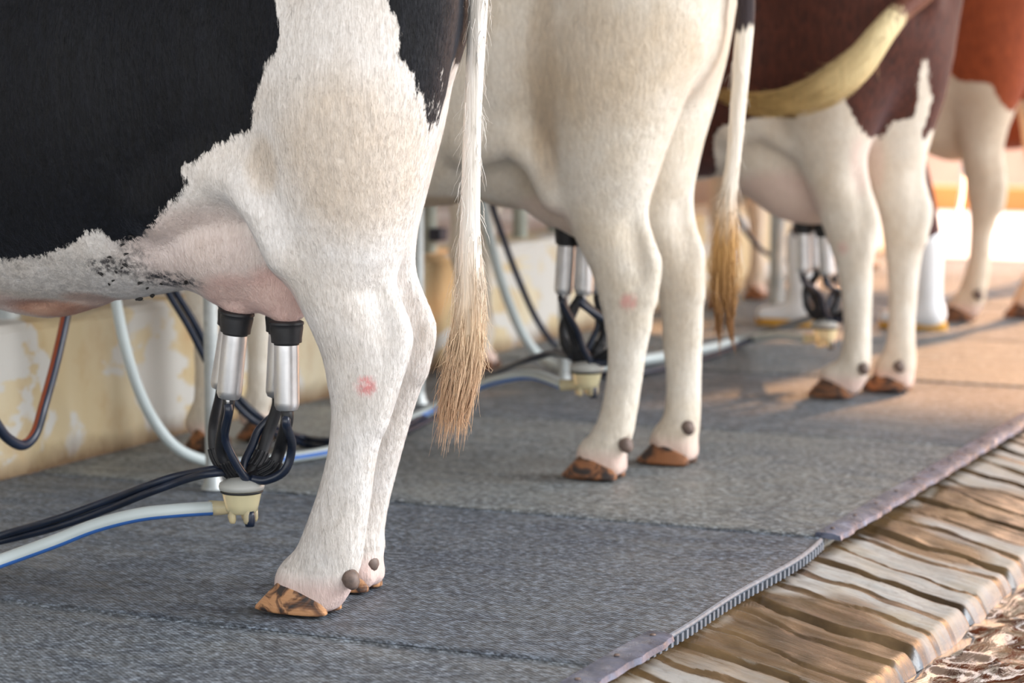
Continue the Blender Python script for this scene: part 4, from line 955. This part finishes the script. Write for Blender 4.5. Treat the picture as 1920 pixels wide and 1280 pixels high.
# yard beyond the barn end
mb = MB(); mb.box((32.4, 5, -.09), (39.8, 60, .12)); props(mb.build('ground', flat('yard_concrete', (226, 222, 220), .7, var=.06, sc=1).m, smooth=False), kind='structure')
mb = MB(); mb.box((17.3, 6, .04), (.25, 24, .2)); props(mb.build('kerb_yard', flat('yard_kerb', (206, 140, 80), .8, var=.1, sc=2).m, smooth=False), kind='structure')
mb = MB(); mb.box((21, 6, .8), (.2, 34, 2.0)); props(mb.build('wall_yard_haze', flat('yard_wall_haze', (226, 184, 160), .8, var=.1, sc=2).m, smooth=False), kind='structure')  # wall colour carries the peach haze above the kerb
mb = MB(); mb.box((12.7, 5.6, 1.5), (.15, 3.7, 3.4)); props(mb.build('wall_end_sunblock', flat('end_wall_sunblock', (214, 200, 178), .8, var=.1, sc=2).m, smooth=False), kind='structure')  # end wall added to keep the low sun off the feed alley
# barn roof out of view, added and sized to shape the light
mb = MB(); mb.box((5.2, 3.6, 3.25), (15, 8.8, .12)); props(mb.build('ceiling', flat('roof_sheet', (170, 168, 164), .7).m, smooth=False), kind='structure')

# ------------------------------------------------------------------ light
w = bpy.data.worlds.new('World'); bpy.context.scene.world = w; w.use_nodes = True
nt = w.node_tree; bg = nt.nodes['Background']
tc = nt.nodes.new('ShaderNodeTexCoord'); sx_ = nt.nodes.new('ShaderNodeSeparateXYZ'); nt.links.new(tc.outputs['Generated'], sx_.inputs[0])
rp = nt.nodes.new('ShaderNodeValToRGB'); nt.links.new(sx_.outputs[2], rp.inputs[0])
rp.color_ramp.elements[0].position = 0; rp.color_ramp.elements[0].color = (.95, .93, .90, 1); rp.color_ramp.elements[1].position = .6; rp.color_ramp.elements[1].color = (.80, .88, 1, 1)
dt = nt.nodes.new('ShaderNodeVectorMath'); dt.operation = 'DOT_PRODUCT'; dt.inputs[1].default_value = tuple(Vector((1, -.2, .3)).normalized()); nt.links.new(tc.outputs['Generated'], dt.inputs[0])
pw = nt.nodes.new('ShaderNodeMath'); pw.operation = 'POWER'; mx = nt.nodes.new('ShaderNodeMath'); mx.operation = 'MAXIMUM'; mx.inputs[1].default_value = 0; nt.links.new(dt.outputs['Value'], mx.inputs[0]); nt.links.new(mx.outputs[0], pw.inputs[0]); pw.inputs[1].default_value = 22; pw.use_clamp = True
gl = nt.nodes.new('ShaderNodeMix'); gl.data_type = 'RGBA'; gl.inputs[7].default_value = (3.6, 1.9, .9, 1); nt.links.new(pw.outputs[0], gl.inputs[0]); nt.links.new(rp.outputs[0], gl.inputs[6])
nt.links.new(gl.outputs[2], bg.inputs[0]); bg.inputs[1].default_value = 2.0
def sun(name, frm, col, e, ang):
    l = bpy.data.lights.new(name, 'SUN'); l.energy = e; l.color = col; l.angle = R(ang); o = bpy.data.objects.new(name, l); C.objects.link(o)
    o.rotation_euler = Vector(frm).to_track_quat('Z', 'Y').to_euler(); return o
sun('sun_evening', (1, -.25, .55), (1, .50, .22), 12.0, 3)
sun('sun_hazy', (.30, -1, .60), (.97, .98, 1), 3.2, 35)
s = bpy.context.scene
s.view_settings.view_transform = 'Standard'; s.view_settings.look = 'None'; s.view_settings.gamma = 1; s.view_settings.exposure = 0.22
s.cycles.max_bounces = 8; s.cycles.use_denoising = True
